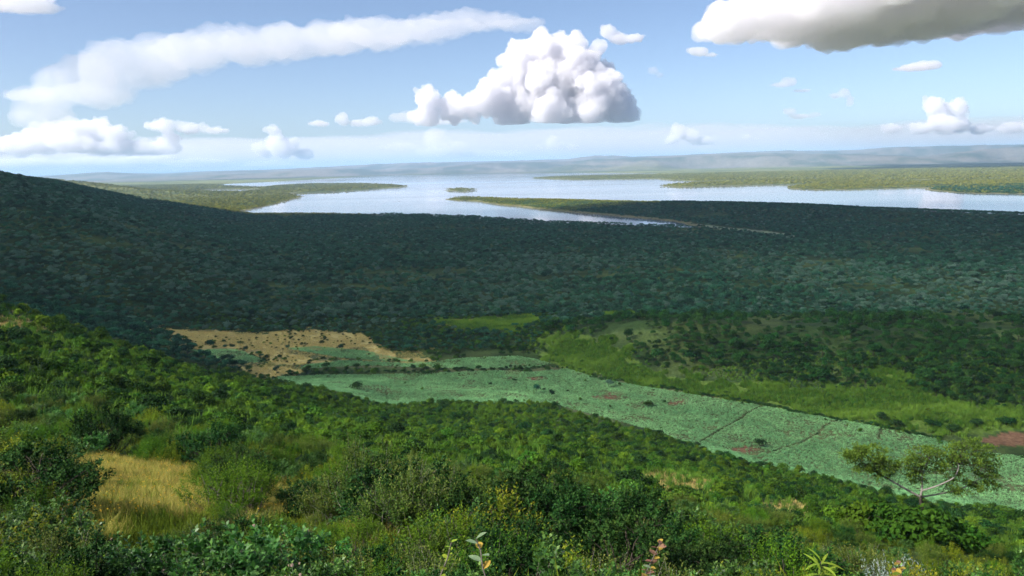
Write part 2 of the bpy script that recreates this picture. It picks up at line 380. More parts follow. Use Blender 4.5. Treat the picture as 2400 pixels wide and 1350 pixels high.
mk = np.zeros(GZ.shape, bool); ff = (RR > 900) & (RR < 1600); mk[ff] = zone('strip', GX[ff], GY[ff]); paint(mk, (.20, .24, .15))
# far plain and hills: open woodland too distant to build tree by tree
fb = sstep(2300, 4500, RR)[..., None]
wood = sstep(.42, .6, fbm(GX / 420, GY / 160, 51))[..., None]
fcol = np.array([.17, .175, .05]) * (1 - wood) + np.array([.085, .105, .03]) * wood
COVER[..., :3] = COVER[..., :3] * (1 - fb) + fcol * fb
hb = sstep(9500, 11000, RR)[..., None]
hw = sstep(.4, .65, fbm(GX / 380, GY / 380, 53, 5))[..., None]
COVER[..., :3] = COVER[..., :3] * (1 - hb) + (np.array([.17, .155, .13]) * (1 - hw) + np.array([.07, .085, .06]) * hw) * hb
sh = np.zeros(GZ.shape, bool); sh[far] = (dsh < 14) & ~water & (RR[far] < 6000) & front
paint(sh, (.17, .16, .08))

na, nr = GZ.shape
ii = np.arange(na * nr).reshape(na, nr)
q = np.stack([ii[:-1, :-1], ii[1:, :-1], ii[1:, 1:], ii[:-1, 1:]], -1).reshape(-1, 4)[:, ::-1]
vv = np.stack([GX, GY, GZ], -1).reshape(-1, 3)
vv = np.vstack([vv, [0, 0, 108.4]])
cen = np.stack([ii[:-1, 0], ii[1:, 0], np.full(na - 1, na * nr)], -1)
cc = np.vstack([COVER.reshape(-1, 4), [*base, 1]])
g = link('ground', mesh_np('ground', vv, [q, cen], M['ground'], True, {'cover': ('POINT', 'FLOAT_COLOR', cc)}))
tag(g, 'green hillside, valley plain and far hills round the lake', 'ground', kind='structure')
lx = np.linspace(-16000, 16000, 65); ly = np.linspace(900, 14000, 40)
LX, LY = np.meshgrid(lx, ly, indexing='ij'); li = np.arange(LX.size).reshape(LX.shape)
lk = link('lake', mesh_np('lake', np.stack([LX, LY, 0 * LX], -1).reshape(-1, 3), np.stack([li[:-1, :-1], li[1:, :-1], li[1:, 1:], li[:-1, 1:]], -1).reshape(-1, 4), M['water'], True))
tag(lk, 'pale calm lake reflecting the sky between wooded shores', 'lake', kind='structure')

# ------------------------------------------------------------------ haze: even, pale air round camera and country
def volume_mat(name, colr, density, aniso):
    m, nt, N, L = new_mat(name)
    out = N.new('ShaderNodeOutputMaterial'); pv = N.new('ShaderNodeVolumePrincipled')
    pv.inputs['Color'].default_value = (*colr, 1); pv.inputs['Density'].default_value = density
    pv.inputs['Anisotropy'].default_value = aniso
    pv.inputs['Density Attribute'].default_value = ''; pv.inputs['Color Attribute'].default_value = ''; pv.inputs['Temperature Attribute'].default_value = ''
    L.new(pv.outputs[0], out.inputs['Volume'])
    return m
HX, HY0, HY1, HZ0, HZ1 = 62000, -62000, 62000, -8.0, 420.0
hv = [(x, y, z) for z in (HZ0, HZ1) for (x, y) in ((-HX, HY0), (HX, HY0), (HX, HY1), (-HX, HY1))]
hf = [(3, 2, 1, 0), (4, 5, 6, 7), (0, 1, 5, 4), (1, 2, 6, 5), (2, 3, 7, 6), (3, 0, 4, 7)]
M['haze'] = volume_mat('haze_air', (.46, .71, 1.0), 4.7e-5, 0.0)
tag(link('haze', mesh_np('haze', np.array(hv, float), np.array(hf), M['haze'])), 'pale air that fades the far shore and hills', 'haze', kind='stuff')

# ------------------------------------------------------------------ clouds: closed billowing bodies filled with even scattering vapour
def hash3(ix, iy, iz, seed):
    h = (ix.astype(np.int64) * 374761393 + iy.astype(np.int64) * 668265263 + iz.astype(np.int64) * 2147483647 + seed * 974634777) & 0xffffffff
    h = ((h ^ (h >> 13)) * 1274126177) & 0xffffffff
    h = ((h ^ (h >> 15)) * 2246822519) & 0xffffffff
    return ((h ^ (h >> 16)) & 0xffff) / 65535.0
def vn3(p, seed):
    i = np.floor(p); f = p - i; f = f * f * (3 - 2 * f); r = 0
    for dx in (0, 1):
        for dy in (0, 1):
            for dz in (0, 1):
                w = (f[:, 0] if dx else 1 - f[:, 0]) * (f[:, 1] if dy else 1 - f[:, 1]) * (f[:, 2] if dz else 1 - f[:, 2])
                r = r + w * hash3(i[:, 0] + dx, i[:, 1] + dy, i[:, 2] + dz, seed)
    return r
def fbm3(p, seed, oct=4, billow=False):
    s = 0; a = .5; t = 0
    for k in range(oct):
        n = vn3(p, seed + 31 * k)
        if billow: n = np.abs(2 * n - 1)
        s = s + a * n; t += a; a *= .5; p = p * 2.07
    return s / t
import bmesh
def cloud(label, D, puffs, base_py, mfp, vox_px=5.0, rough=.5, sat=5, depth=.5, seed=1, group=None, deep=.9, white=.97, g_=.25, tone=None):
    """puffs: (px, py, r[, r_vertical]) in photo pixels, stood at distance D; mfp: mean free path in metres"""
    r_ = np.random.default_rng(seed); k = D / FPX; bm = bmesh.new()
    ctr = []
    for p in puffs:
        px, py, r = p[:3]; rv = p[3] if len(p) > 3 else r
        ctr.append((px, py, r, rv, r_.uniform(-depth, depth) * r))
        for j in range(sat):
            a = r_.uniform(0, 2 * math.pi); e = r_.uniform(-.3, 1)
            q = r_.uniform(.7, 1.0); s = r_.uniform(.28, .5)
            ctr.append((px + math.cos(a) * r * q * math.cos(e), py - math.sin(e) * rv * q, r * s, rv * s, ctr[-1 - j][4] + math.sin(a) * r * q * math.cos(e)))
    for px, py, r, rv, dd in ctr:
        c = at_depth([px], [py], [D])[0]; c[1] += dd * k
        bmesh.ops.create_icosphere(bm, subdivisions=2, radius=1.0, matrix=Matrix.Translation(c) @ Matrix.Diagonal((r * k, max(r, rv) * k * deep, rv * k, 1)))
    me = bpy.data.meshes.new('cloud'); bm.to_mesh(me); bm.free()
    o = bpy.data.objects.new('cloud', me); col.objects.link(o)
    def remesh():
        nonlocal em, n, v, nn
        md = o.modifiers.new('remesh', 'REMESH'); md.mode = 'VOXEL'; md.voxel_size = vox_px * k; md.use_smooth_shade = True
        dg = bpy.context.evaluated_depsgraph_get(); new = bpy.data.meshes.new_from_object(o.evaluated_get(dg))
        o.modifiers.clear(); old = o.data; o.data = new; bpy.data.meshes.remove(old); em = new; em.name = 'cloud'
        n = len(em.vertices); v = np.zeros(n * 3, np.float32); em.vertices.foreach_get('co', v); v = v.reshape(-1, 3).astype(float)
        nn = np.zeros(n * 3, np.float32); em.vertices.foreach_get('normal', nn); nn = nn.reshape(-1, 3)
    em = n = v = nn = None
    remesh()
    rm = np.mean([min(p[2], p[3] if len(p) > 3 else p[2]) for p in puffs]) * k
    def push(d):
        nonlocal v, nn
        v = v + nn * d[:, None]
        em.vertices.foreach_set('co', v.astype(np.float32).ravel()); em.update()
        q_ = np.zeros(n * 3, np.float32); em.vertices.foreach_get('normal', q_); nn = q_.reshape(-1, 3)
    push(rm * rough * (fbm3(v / (rm * 1.2), seed, 3) - .5) * 1.3)
    push(rm * rough * (fbm3(v / (rm * .62), seed + 5, 2, True) - .3) * .75)
    push(rm * rough * (fbm3(v / (rm * .26), seed + 6, 3, True) - .3) * .26)
    remesh()
    push(rm * rough * (fbm3(v / (rm * .14), seed + 7, 3) - .5) * .24)
    if base_py is not None:
        bz = float(np.mean([at_depth([p[0]], [base_py], [D])[0, 2] for p in puffs]))
        lo = bz + (fbm3(np.column_stack([v[:, :2] / (rm * .8), np.zeros(n)]), seed + 9, 3) - .5) * rm * .25
        v[:, 2] = np.where(v[:, 2] < lo, lo + (v[:, 2] - lo) * .14, v[:, 2])
    em.vertices.foreach_set('co', v.astype(np.float32).ravel()); em.update()
    em.materials.clear()
    em.materials.append(volume_mat('cloud_vapour', tone or (white, white - .006, min(1, white + .02)), 1.0 / mfp, g_))
    tag(o, label, 'cloud', group)
    return o
CL = 'clouds over the lake'
cloud('tall bright white cumulus with flat base above the middle of the lake', 14000,
      [(1005, 245, 36), (1060, 252, 34), (1105, 250, 34), (1150, 232, 44), (1205, 205, 52), (1225, 140, 50), (1275, 118, 48), (1320, 132, 46), (1300, 190, 76), (1365, 178, 58), (1400, 210, 62), (1428, 240, 48), (1462, 262, 24), (1380, 255, 50), (1300, 258, 52), (1200, 256, 46), (1420, 165, 26), (1000, 270, 26), (975, 272, 20), (1465, 255, 26), (1478, 270, 16), (1440, 268, 34)], 289, 105, 2.5, .75, 4, .5, 3, CL)
cloud('torn white wisp trailing right from the top of the tall cumulus', 14000, [(1425, 75, 20, 16), (1450, 88, 22, 14), (1485, 88, 24, 9), (1400, 112, 22, 20), (1385, 135, 20, 20)], None, 130, 3, .8, 3, .5, 4, CL)
cloud('long sweeping white cloud band across the upper left sky', 9000,
      [(120, 195, 50, 46), (190, 175, 64, 60), (270, 158, 74, 62), (360, 142, 84, 58), (460, 125, 90, 46), (560, 108, 95, 42), (660, 95, 100, 42), (770, 85, 105, 36), (880, 80, 110, 32), (990, 70, 110, 26), (1100, 58, 100, 18), (1200, 50, 80, 11), (130, 232, 70, 30), (240, 225, 80, 24), (60, 222, 55, 14), (110, 272, 70, 34), (330, 190, 60, 20)], None, 620, 5, .7, 3, .4, 5, CL)
cloud('dark bellied grey cloud filling the upper right corner', 6500,
      [(1690, 50, 40, 40), (1750, 40, 55, 42), (1840, 30, 70, 50), (1950, 25, 90, 56), (2080, 20, 100, 58), (2220, 5, 110, 60), (2370, -15, 120, 60), (2520, -30, 120, 60), (1900, 60, 60, 22), (2060, 68, 70, 20), (2180, 62, 70, 20), (2000, -60, 160, 60), (2250, -90, 180, 60)], None, 120, 7, .7, 3, .8, 6, CL, 4.5, .988, .25, (.978, .968, 1.0))
cloud('low bank of white clouds with a blue grey belly above the left hill', 20000,
      [(40, 338, 46, 28), (90, 332, 46, 32), (110, 305, 30, 24), (160, 300, 34, 24), (215, 300, 36, 26), (260, 315, 34, 20), (180, 335, 60, 26), (260, 345, 60, 20), (340, 345, 50, 18), (390, 345, 34, 16), (-30, 345, 40, 24), (380, 295, 34, 14), (440, 300, 30, 12), (510, 306, 32, 8), (400, 325, 30, 12)], 366, 260, 2.6, .9, 4, .5, 7, CL)
cloud('white cumulus tower over the left arm of the lake', 22000, [(640, 312, 16, 16), (650, 335, 24, 24), (615, 350, 26, 18), (670, 350, 30, 22), (710, 362, 26, 12), (690, 335, 16, 16)], 376, 190, 2.2, .9, 5, .5, 8, CL)
cloud('small flat white cloud left of the tall cumulus', 17000, [(800, 280, 18, 15), (840, 288, 20, 9), (870, 285, 22, 12), (750, 290, 26, 6)], 297, 200, 2.0, .9, 4, .5, 9, CL)
cloud('small white cumulus puff under the tall cumulus', 24000, [(1295, 335, 16, 18), (1310, 342, 14, 14), (1265, 347, 9, 7), (1340, 346, 14, 8)], 354, 220, 1.8, .9, 4, .5, 10, CL)
cloud('white cumulus puff low over the right peninsula', 22000, [(1592, 308, 16, 18), (1618, 320, 22, 18), (1575, 326, 18, 12), (1650, 329, 20, 9)], 341, 150, 1.8, .9, 5, .5, 11, CL)
cloud('tiny flat cloud right of the low peninsula cumulus', 22000, [(1748, 322, 12, 8), (1765, 325, 14, 4)], 328, 120, 2, .6, 3, .5, 12, CL)
cloud('double headed white cumulus low in the right sky', 24000, [(2190, 248, 24, 28), (2210, 262, 26, 24), (2248, 255, 18, 24), (2205, 292, 34, 24), (2255, 290, 24, 22), (2150, 303, 26, 14), (2095, 300, 22, 14), (2310, 303, 30, 12), (2370, 300, 36, 14), (2440, 300, 36, 16)], 316, 170, 2.0, .9, 5, .5, 13, CL)
cloud('small grey flat cloud below the dark corner cloud', 9000, [(1640, 120, 24, 11), (1620, 118, 12, 8), (1665, 130, 18, 4)], None, 110, 2, .6, 3, .5, 14, CL)
cloud('small oblong grey white cloud high on the right', 10000, [(2150, 156, 36, 10), (2185, 152, 30, 11), (2120, 162, 30, 4)], 166, 110, 2, .6, 3, .5, 15, CL)
cloud('faint pink puff with a grey tail in the right sky', 12000, [(1848, 192, 20, 12), (1835, 198, 24, 6), (1880, 212, 22, 3)], None, 230, 2, .6, 3, .5, 16, CL)
cloud('ragged little white cloud left of the double headed cumulus', 14000, [(1980, 218, 14, 12), (1960, 224, 14, 8), (1992, 236, 10, 14)], None, 200, 2, .7, 3, .5, 17, CL)
cloud('thin blue grey scrap of cloud over the right water', 15000, [(1850, 262, 16, 9), (1880, 272, 26, 6), (1910, 269, 12, 6)], None, 260, 2, .8, 3, .5, 18, CL)
cloud('faint pink scrap of cloud right of the torn wisp', 12000, [(1530, 165, 14, 10), (1545, 176, 10, 7)], None, 330, 2, .8, 3, .5, 19, CL)
cloud('soft white cloud end in the upper left corner', 9000, [(-40, 5, 90, 22), (40, 12, 70, 18), (100, 20, 45, 12), (60, -10, 80, 20)], None, 260, 4, .5, 2, .5, 20, CL)
cloud('pale bank of far clouds along the left horizon', 34000, [(-40, 385, 80, 12), (80, 384, 70, 14), (200, 382, 80, 13), (330, 380, 70, 14), (380, 372, 26, 14), (480, 382, 80, 10), (620, 385, 60, 8)], 395, 420, 3, .6, 3, .5, 21, CL)
cloud('dim tall cloud far behind the tall cumulus base', 30000, [(1020, 325, 30, 26), (1060, 345, 40, 16), (940, 345, 40, 10), (1180, 360, 40, 8), (1110, 360, 60, 8), (1030, 355, 60, 10)], 370, 700, 2.6, .7, 4, .5, 22, CL)
cloud('faint grey shelf of cloud at the left foot of the tall cumulus', 14500, [(945, 275, 34, 12), (985, 282, 40, 9), (1040, 284, 50, 7)], 293, 420, 2.4, .8, 3, .5, 24, CL)
cloud('thin white veil of far cloud low along the whole horizon', 42000, [(x_, 350 - .022 * (x_ - 1200), 260, 38) for x_ in range(-500, 3000, 260)], None, 10000, 14, .5, 1, .5, 25, CL, 2.0)
# the broad cloud overhead, up towards the sun, that shades hillside, field and near wood
def shade_cloud(label, cx, cy, sx, sy, z0, thick, mfp, seed, thin=None):
    nx, ny = 70, 60
    u = np.linspace(-1, 1, nx); v = np.linspace(-1, 1, ny); U, V = np.meshgrid(u, v, indexing='ij')
    X = cx + U * sx; Y = cy + V * sy
    e = np.sqrt(U ** 2 + V ** 2) ** 1.0
    e = np.maximum(np.abs(U), np.abs(V)) * .55 + np.sqrt(U ** 2 + V ** 2) * .45
    t = np.clip((1.02 - e + (fbm(X / 700, Y / 700, seed) - .5) * .5) * 4.0, 0, 1); t = t * t * (3 - 2 * t)
    t *= .65 + .7 * fbm(X / 450, Y / 450, seed + 3)
    if thin is not None:
        for (tx, ty, tr, ta) in thin: t *= 1 - ta * np.exp(-((X - tx) ** 2 + (Y - ty) ** 2) / tr ** 2)
    t[0, :] = t[-1, :] = 0; t[:, 0] = t[:, -1] = 0
    t = t + .004
    t[0, :] = t[-1, :] = 0; t[:, 0] = t[:, -1] = 0
    zt = z0 + thick * t + thick * .25 * t * (fbm(X / 160, Y / 160, seed + 5) - .5); zb = z0 - thick * .18 * t
    idt = np.arange(nx * ny).reshape(nx, ny); idb = idt + nx * ny
    rim = np.zeros((nx, ny), bool); rim[0] = rim[-1] = True; rim[:, 0] = rim[:, -1] = True
    idb = np.where(rim, idt, idb)
    qt = np.stack([idt[:-1, :-1], idt[1:, :-1], idt[1:, 1:], idt[:-1, 1:]], -1).reshape(-1, 4)
    qb = np.stack([idb[:-1, :-1], idb[:-1, 1:], idb[1:, 1:], idb[1:, :-1]], -1).reshape(-1, 4)
    vv = np.vstack([np.stack([X, Y, zt], -1).reshape(-1, 3), np.stack([X, Y, zb], -1).reshape(-1, 3)])
    used = np.zeros(len(vv), bool); used[qt.ravel()] = True; used[qb.ravel()] = True
    mp = np.cumsum(used) - 1
    o = link('cloud', mesh_np('cloud', vv[used], [mp[qt], mp[qb]], volume_mat('cloud_vapour', (1, 1, 1), 1.0 / mfp, .4), True))
    tag(o, label, 'cloud', CL)
    return o
CB = 1000.0
off = sun_dir[:2] / sun_dir[2] * (CB - 20)
shade_cloud('broad cloud overhead shading hillside, field and near wood', off[0] + 30, off[1] + 700, 1750, 1300, CB, 300, 190, 61, [(off[0], off[1] + 100, 345, .91), (off[0] + 60, off[1] + 610, 330, .5), (off[0] + 300, off[1] + 560, 170, .55)])  # out of view; thin spots shaped to let more sun onto slope and wood

# ------------------------------------------------------------------ plant building blocks
UP = np.array([0, 0, 1.0])
def unit(a): return a / np.maximum(np.linalg.norm(a, axis=-1, keepdims=True), 1e-9)
def rdir(r_, n): return unit(r_.normal(size=(n, 3)))
def leaves_mesh(name, pos, d, nrm, L, W, mat, lv, tp=None, fold=.12, wide=.5):
    n = len(pos); d = unit(d); s = unit(np.cross(d, nrm)); nn = np.cross(s, d)
    L = np.broadcast_to(np.asarray(L, float), n)[:, None]; W = np.broadcast_to(np.asarray(W, float), n)[:, None]
    v = np.empty((n, 4, 3)); v[:, 0] = pos; v[:, 1] = pos + d * L * wide + s * W * .5 + nn * W * fold
    v[:, 2] = pos + d * L - nn * L * .08; v[:, 3] = pos + d * L * wide - s * W * .5 + nn * W * fold
    f = np.arange(n * 4).reshape(n, 4)
    at = {'lv': ('FACE', 'FLOAT', lv)}
    if tp is not None: at['tp'] = ('FACE', 'FLOAT', tp)
    return mesh_np(name, v.reshape(-1, 3), f, mat, False, at)
def tubes_mesh(name, lines, mat, sides=5):
    """lines: list of (points (k,3), radii (k,))"""
    V, F = [], []; b = 0
    for p, r in lines:
        p = np.asarray(p, float); k = len(p); t = unit(np.gradient(p, axis=0)); ref = np.where(np.abs(t[:, 2:3]) > .9, [[1., 0, 0]], [[0, 0, 1.]])
        a = unit(np.cross(t, ref)); c = np.cross(t, a); ang = np.arange(sides) * 2 * math.pi / sides
        ring = p[:, None] + (a[:, None] * np.cos(ang)[None, :, None] + c[:, None] * np.sin(ang)[None, :, None]) * np.asarray(r)[:, None, None]
        V.append(ring.reshape(-1, 3)); i = np.arange(k - 1)[:, None] * sides + np.arange(sides)[None]; j = np.arange(k - 1)[:, None] * sides + (np.arange(sides)[None] + 1) % sides
        F.append(np.stack([i, j, j + sides, i + sides], -1).reshape(-1, 4) + b); b += k * sides
    return mesh_np(name, np.vstack(V), np.vstack(F), mat, True)
def bend(a, b, r_, k=5, wob=.08):
    t = np.linspace(0, 1, k)[:, None]; L = np.linalg.norm(b - a)
    return a + (b - a) * t + np.sin(t * math.pi) * (r_.normal(size=(1, 3)) * wob * L) + np.vstack([np.zeros((1, 3)), r_.normal(size=(k - 2, 3)) * wob * .3 * L, np.zeros((1, 3))])
def shrub(seed, mat, barkm, h=1.3, r=.8, nclump=26, twigs=9, lpt=14, leaf=.055, lw=.03, cR=.26, upb=.5, spire=0.0, low=.15, droop=0.0):
    """leafy shrub: stems to leaf clumps, each clump a spray of twigs with leaves; returns (foliage mesh, stem mesh)"""
    r_ = np.random.default_rng(seed)
    c = rdir(r_, nclump); c[:, 2] = np.abs(c[:, 2]) * 1.15 - .15 + spire * r_.uniform(0, .5, nclump)
    lob = .72 + .5 * vnoise(c[:, 0] * 2 + seed, c[:, 1] * 2 + c[:, 2] * 1.7, seed)
    f = (r_.uniform(.35, 1.0, nclump) ** .5 * lob)[:, None]
    C = np.column_stack([c[:, :2] * r * f, low * h + (c[:, 2:3] * .5 + .35) * (h - low * h) * np.minimum(f, 1.12)])
    C[:, 2] = np.clip(C[:, 2], low * h, None)
    out = unit(C - np.array([0, 0, h * .35]))
    nt = nclump * twigs; ci = np.repeat(np.arange(nclump), twigs)
    td = unit(out[ci] * .7 + UP * upb * (1 + spire * 2) + r_.normal(size=(nt, 3)) * .5)
    tb = C[ci] + r_.normal(size=(nt, 3)) * cR * .3 - td * cR * .3; tl = cR * r_.uniform(.6, 1.3, nt) * (1 + spire)
    n = nt * lpt; ti = np.repeat(np.arange(nt), lpt); t = np.tile(np.linspace(.12, 1, lpt), nt) + r_.uniform(-.04, .04, n)
    a = np.tile(np.arange(lpt) * 2.4, nt) + r_.uniform(0, 6.28, nt)[ti]
    p1 = unit(np.cross(td, UP + .01)); p2 = np.cross(td, p1)
    perp = p1[ti] * np.cos(a)[:, None] + p2[ti] * np.sin(a)[:, None]
    pos = tb[ti] + td[ti] * (tl[ti] * t)[:, None]
    d = unit(td[ti] * (.35 + .7 * t)[:, None] + perp * .9 + r_.normal(size=(n, 3)) * .2 - UP * droop)
    nr = unit(td[ti] * .5 + UP * .6 + r_.normal(size=(n, 3)) * .35)
    sz = r_.uniform(.7, 1.15, n) * (1.1 - .35 * t)
    keep = pos[:, 2] > .02
    lv = np.clip(r_.normal(.45, .22, n) + (vnoise(C[:, 0] * 3 + 9, C[:, 1] * 3 + C[:, 2] * 2, seed + 1)[ci][ti] - .5) * .7, 0, 1)
    fm = leaves_mesh('foliage', pos[keep], d[keep], nr[keep], (leaf * sz)[keep], (lw * sz)[keep], mat, lv[keep], np.clip(t, 0, 1)[keep] ** 5 * r_.uniform(.2, 1, n)[keep])
    ls = []
    for k in range(nclump):
        b = np.array([r_.normal() * .06 * r, r_.normal() * .06 * r, -.05])
        P = bend(b, C[k], r_, 5, .10); ls.append((P, np.linspace(.016, .005, 5) * (h / 1.3)))
    for k in r_.choice(nt, min(nt, 70), False): ls.append((np.vstack([tb[k] - td[k] * .05, tb[k] + td[k] * tl[k] * .95]), np.array([.004, .0015]) * (h / 1.3)))
    return fm, tubes_mesh('stems', ls, barkm, 4)
def crown_mesh(seed, mat, nq, rx, rz, zc, quad, lobes=9, flat=0.0):
    """tree crown: leaf tufts spread over many uneven lobes"""
    r_ = np.random.default_rng(seed)
    c = rdir(r_, lobes) * r_.uniform(.3, .8, (lobes, 1)); c[:, 2] = np.abs(c[:, 2]) * (1 - flat) * 1.2 - .25
    cen = c * np.array([rx, rx, rz]) + np.array([0, 0, zc]); lr = r_.uniform(.28, .52, lobes)
    k = r_.choice(lobes, nq, p=lr ** 2 / (lr ** 2).sum()); o = rdir(r_, nq); o[:, 2] = np.where(o[:, 2] < -.35, -o[:, 2], o[:, 2])
    pos = cen[k] + o * (lr[k] * r_.uniform(.7, 1.12, nq))[:, None] * np.array([rx, rx, rz * (1 - .3 * flat)])
    nr = unit(o + r_.normal(size=(nq, 3)) * .55 + UP * .3); d = unit(np.cross(nr, rdir(r_, nq)))
    s = r_.uniform(.6, 1.3, nq) * quad
    lv = np.clip(r_.normal(.4, .2, nq) + (r_.uniform(0, 1, lobes)[k] - .5) * .6, 0, 1)
    return leaves_mesh('crown', pos - d * s[:, None] * .5, d, nr, s, s * r_.uniform(.55, .9, nq), mat, lv, None, .05)
def trunk_mesh(seed, barkm, top, spread, r0=.12, n=4):
    r_ = np.random.default_rng(seed); fork = np.array([r_.normal() * .08 * spread, r_.normal() * .08 * spread, top * .42])
    ls = [(bend(np.array([0, 0, -.3]), fork, r_, 5, .05), np.linspace(r0, r0 * .65, 5))]
    for k in range(n):
        a = 6.28 * k / n + r_.uniform(-.4, .4); e = np.array([math.cos(a) * spread * .5, math.sin(a) * spread * .5, top * r_.uniform(.75, .95)])
        ls.append((bend(fork, e, r_, 5, .08), np.linspace(r0 * .55, r0 * .15, 5)))
    return tubes_mesh('trunk', ls, barkm, 5)
def tuft_mesh(name, seed, mat, nb, h, spread, w=.008, lean=.5, heads=0.0):
    r_ = np.random.default_rng(seed)
    b = np.column_stack([r_.normal(size=(nb, 2)) * spread * .4, np.zeros(nb)]); a = r_.uniform(0, 6.28, nb)
    od = np.column_stack([np.cos(a), np.sin(a), np.zeros(nb)]); H_ = h * r_.uniform(.55, 1.1, nb); ln = lean * r_.uniform(.2, 1, nb)
    sd = np.column_stack([-np.sin(a), np.cos(a), np.zeros(nb)]) * w
    m = b + od * (H_ * ln * .3)[:, None] + UP * (H_ * .6)[:, None]; t = b + od * (H_ * ln)[:, None] + UP * H_[:, None] * (1 - .25 * ln)[:, None]
    v = np.stack([b - sd, b + sd, m + sd * .8, t, m - sd * .8], 1).reshape(-1, 3); i = np.arange(nb)[:, None] * 5
    lv = r_.uniform(0, 1, nb)
    return mesh_np(name, v, [np.hstack([i, i + 1, i + 2, i + 4]), np.hstack([i + 4, i + 2, i + 3])], mat, False, {'lv': ('FACE', 'FLOAT', np.concatenate([lv, np.clip(lv + heads, 0, 1)]))})

M['leaf_broad'] = leaf_mat('leaf_broad', (.020, .085, .015), (.065, .20, .03), (.14, .28, .05), .25, .42, .3)
M['leaf_fine'] = leaf_mat('leaf_fine', (.026, .085, .006), (.075, .18, .010), (.13, .24, .015), .28)
M['leaf_olive'] = leaf_mat('leaf_olive', (.024, .060, .008), (.070, .125, .016), (.22, .25, .06), .22)
M['leaf_dark'] = leaf_mat('leaf_dark', (.008, .036, .008), (.024, .080, .014), (.06, .12, .02), .15)
M['leaf_yellow'] = leaf_mat('leaf_yellow', (.07, .13, .008), (.15, .22, .012), (.30, .30, .03), .3)
M['leaf_silver'] = leaf_mat('leaf_silver', (.15, .22, .19), (.32, .40, .36), (.4, .46, .43), .2)
M['leaf_bush'] = leaf_mat('leaf_bush', (.016, .063, .006), (.062, .145, .012), None, .22, vary=.5)
M['leaf_lime'] = leaf_mat('leaf_lime', (.035, .10, .006), (.095, .19, .012), None, .25, vary=.4)
M['leaf_wood'] = leaf_mat('leaf_wood', (.007, .046, .028), (.032, .120, .058), None, .12, vary=.55, pale=(.16, .25, .19))
M['leaf_ridge'] = leaf_mat('leaf_ridge', (.008, .042, .009), (.030, .100, .018), None, .15, vary=.5)
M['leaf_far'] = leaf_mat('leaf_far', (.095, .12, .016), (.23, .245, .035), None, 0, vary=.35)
M['crop'] = leaf_mat('crop_leaf', (.085, .235, .085), (.17, .39, .165), None, .2, vary=.25)
M['gold_grass'] = leaf_mat('gold_grass', (.25, .235, .045), (.48, .43, .11), None, .3, vary=.3)
M['green_grass'] = leaf_mat('green_grass', (.05, .11, .008), (.14, .20, .018), None, .3, vary=.35)
M['dry_grass'] = leaf_mat('dry_grass', (.34, .30, .09), (.56, .47, .17), None, .2, vary=.2)
M['tall_grass'] = leaf_mat('tall_grass', (.035, .12, .012), (.11, .22, .026), None, .25, vary=.3)

def scatter(name, label, cat, pts, scale, protos, mat_tint=None, rot=None, tilt=0.0, idx=None, seed=5):
    """one mass of plants nobody could count, instanced from the given plant meshes"""
    n = len(pts); r_ = np.random.default_rng(seed)
    e = np.column_stack([r_.normal(size=n) * tilt, r_.normal(size=n) * tilt, r_.uniform(0, 6.28, n)])
    ix = r_.integers(0, len(protos), n) if idx is None else idx
    me = bpy.data.meshes.new(name); me.vertices.add(n); me.vertices.foreach_set('co', np.ascontiguousarray(pts, np.float32).ravel())
    for k, typ, arr, key in (('rot', 'FLOAT_VECTOR', e, 'vector'), ('scl', 'FLOAT', scale, 'value'), ('idx', 'INT', ix, 'value'), ('tint', 'FLOAT', np.zeros(n) if mat_tint is None else mat_tint, 'value')):
        a = me.attributes.new(k, typ, 'POINT'); a.data.foreach_set(key, np.ascontiguousarray(arr, np.int32 if typ == 'INT' else np.float32).ravel())
    o = link(name, me)
    ng = bpy.data.node_groups.new(name, 'GeometryNodeTree')
    ng.interface.new_socket('Geometry', in_out='INPUT', socket_type='NodeSocketGeometry'); ng.interface.new_socket('Geometry', in_out='OUTPUT', socket_type='NodeSocketGeometry')
    N, L = ng.nodes, ng.links
    gi = N.new('NodeGroupInput'); go = N.new('NodeGroupOutput'); ip = N.new('GeometryNodeInstanceOnPoints'); jn = N.new('GeometryNodeJoinGeometry')
    for p in reversed(protos):
        oi = N.new('GeometryNodeObjectInfo'); oi.inputs['Object'].default_value = p; oi.inputs['As Instance'].default_value = True; L.new(oi.outputs['Geometry'], jn.inputs[0])
    def na(k, t):
        q = N.new('GeometryNodeInputNamedAttribute'); q.data_type = t; q.inputs['Name'].default_value = k
        return [s for s in q.outputs if s.enabled and s.name == 'Attribute'][0]
    L.new(gi.outputs[0], ip.inputs['Points']); L.new(jn.outputs[0], ip.inputs['Instance']); ip.inputs['Pick Instance'].default_value = True
    L.new(na('idx', 'INT'), ip.inputs['Instance Index']); L.new(na('rot', 'FLOAT_VECTOR'), ip.inputs['Rotation']); L.new(na('scl', 'FLOAT'), ip.inputs['Scale'])
    L.new(ip.outputs[0], go.inputs[0])
    o.modifiers.new('scatter', 'NODES').node_group = ng
    tag(o, label, cat, kind='stuff')
    return o
def jgrid(D0, D1, s, k=.72, seed=1):
    r_ = np.random.default_rng(seed); W = k * D1 + s
    x = np.arange(-W, W, s); y = np.arange(D0, D1, s); X, Y = np.meshgrid(x, y); X = X.ravel() + r_.uniform(-.5, .5, X.size) * s; Y = Y.ravel() + r_.uniform(-.5, .5, Y.size) * s
    m = (np.abs(X) < k * Y + 2) & (Y > D0) & (Y < D1)
    return X[m], Y[m]
def pix(P):
    q = np.asarray(P, float) - np.array([0, 0, CAM_Z]); f = q @ fwd
    return 1200 + FPX * (q @ rt) / f, 675 - FPX * (q @ up) / f

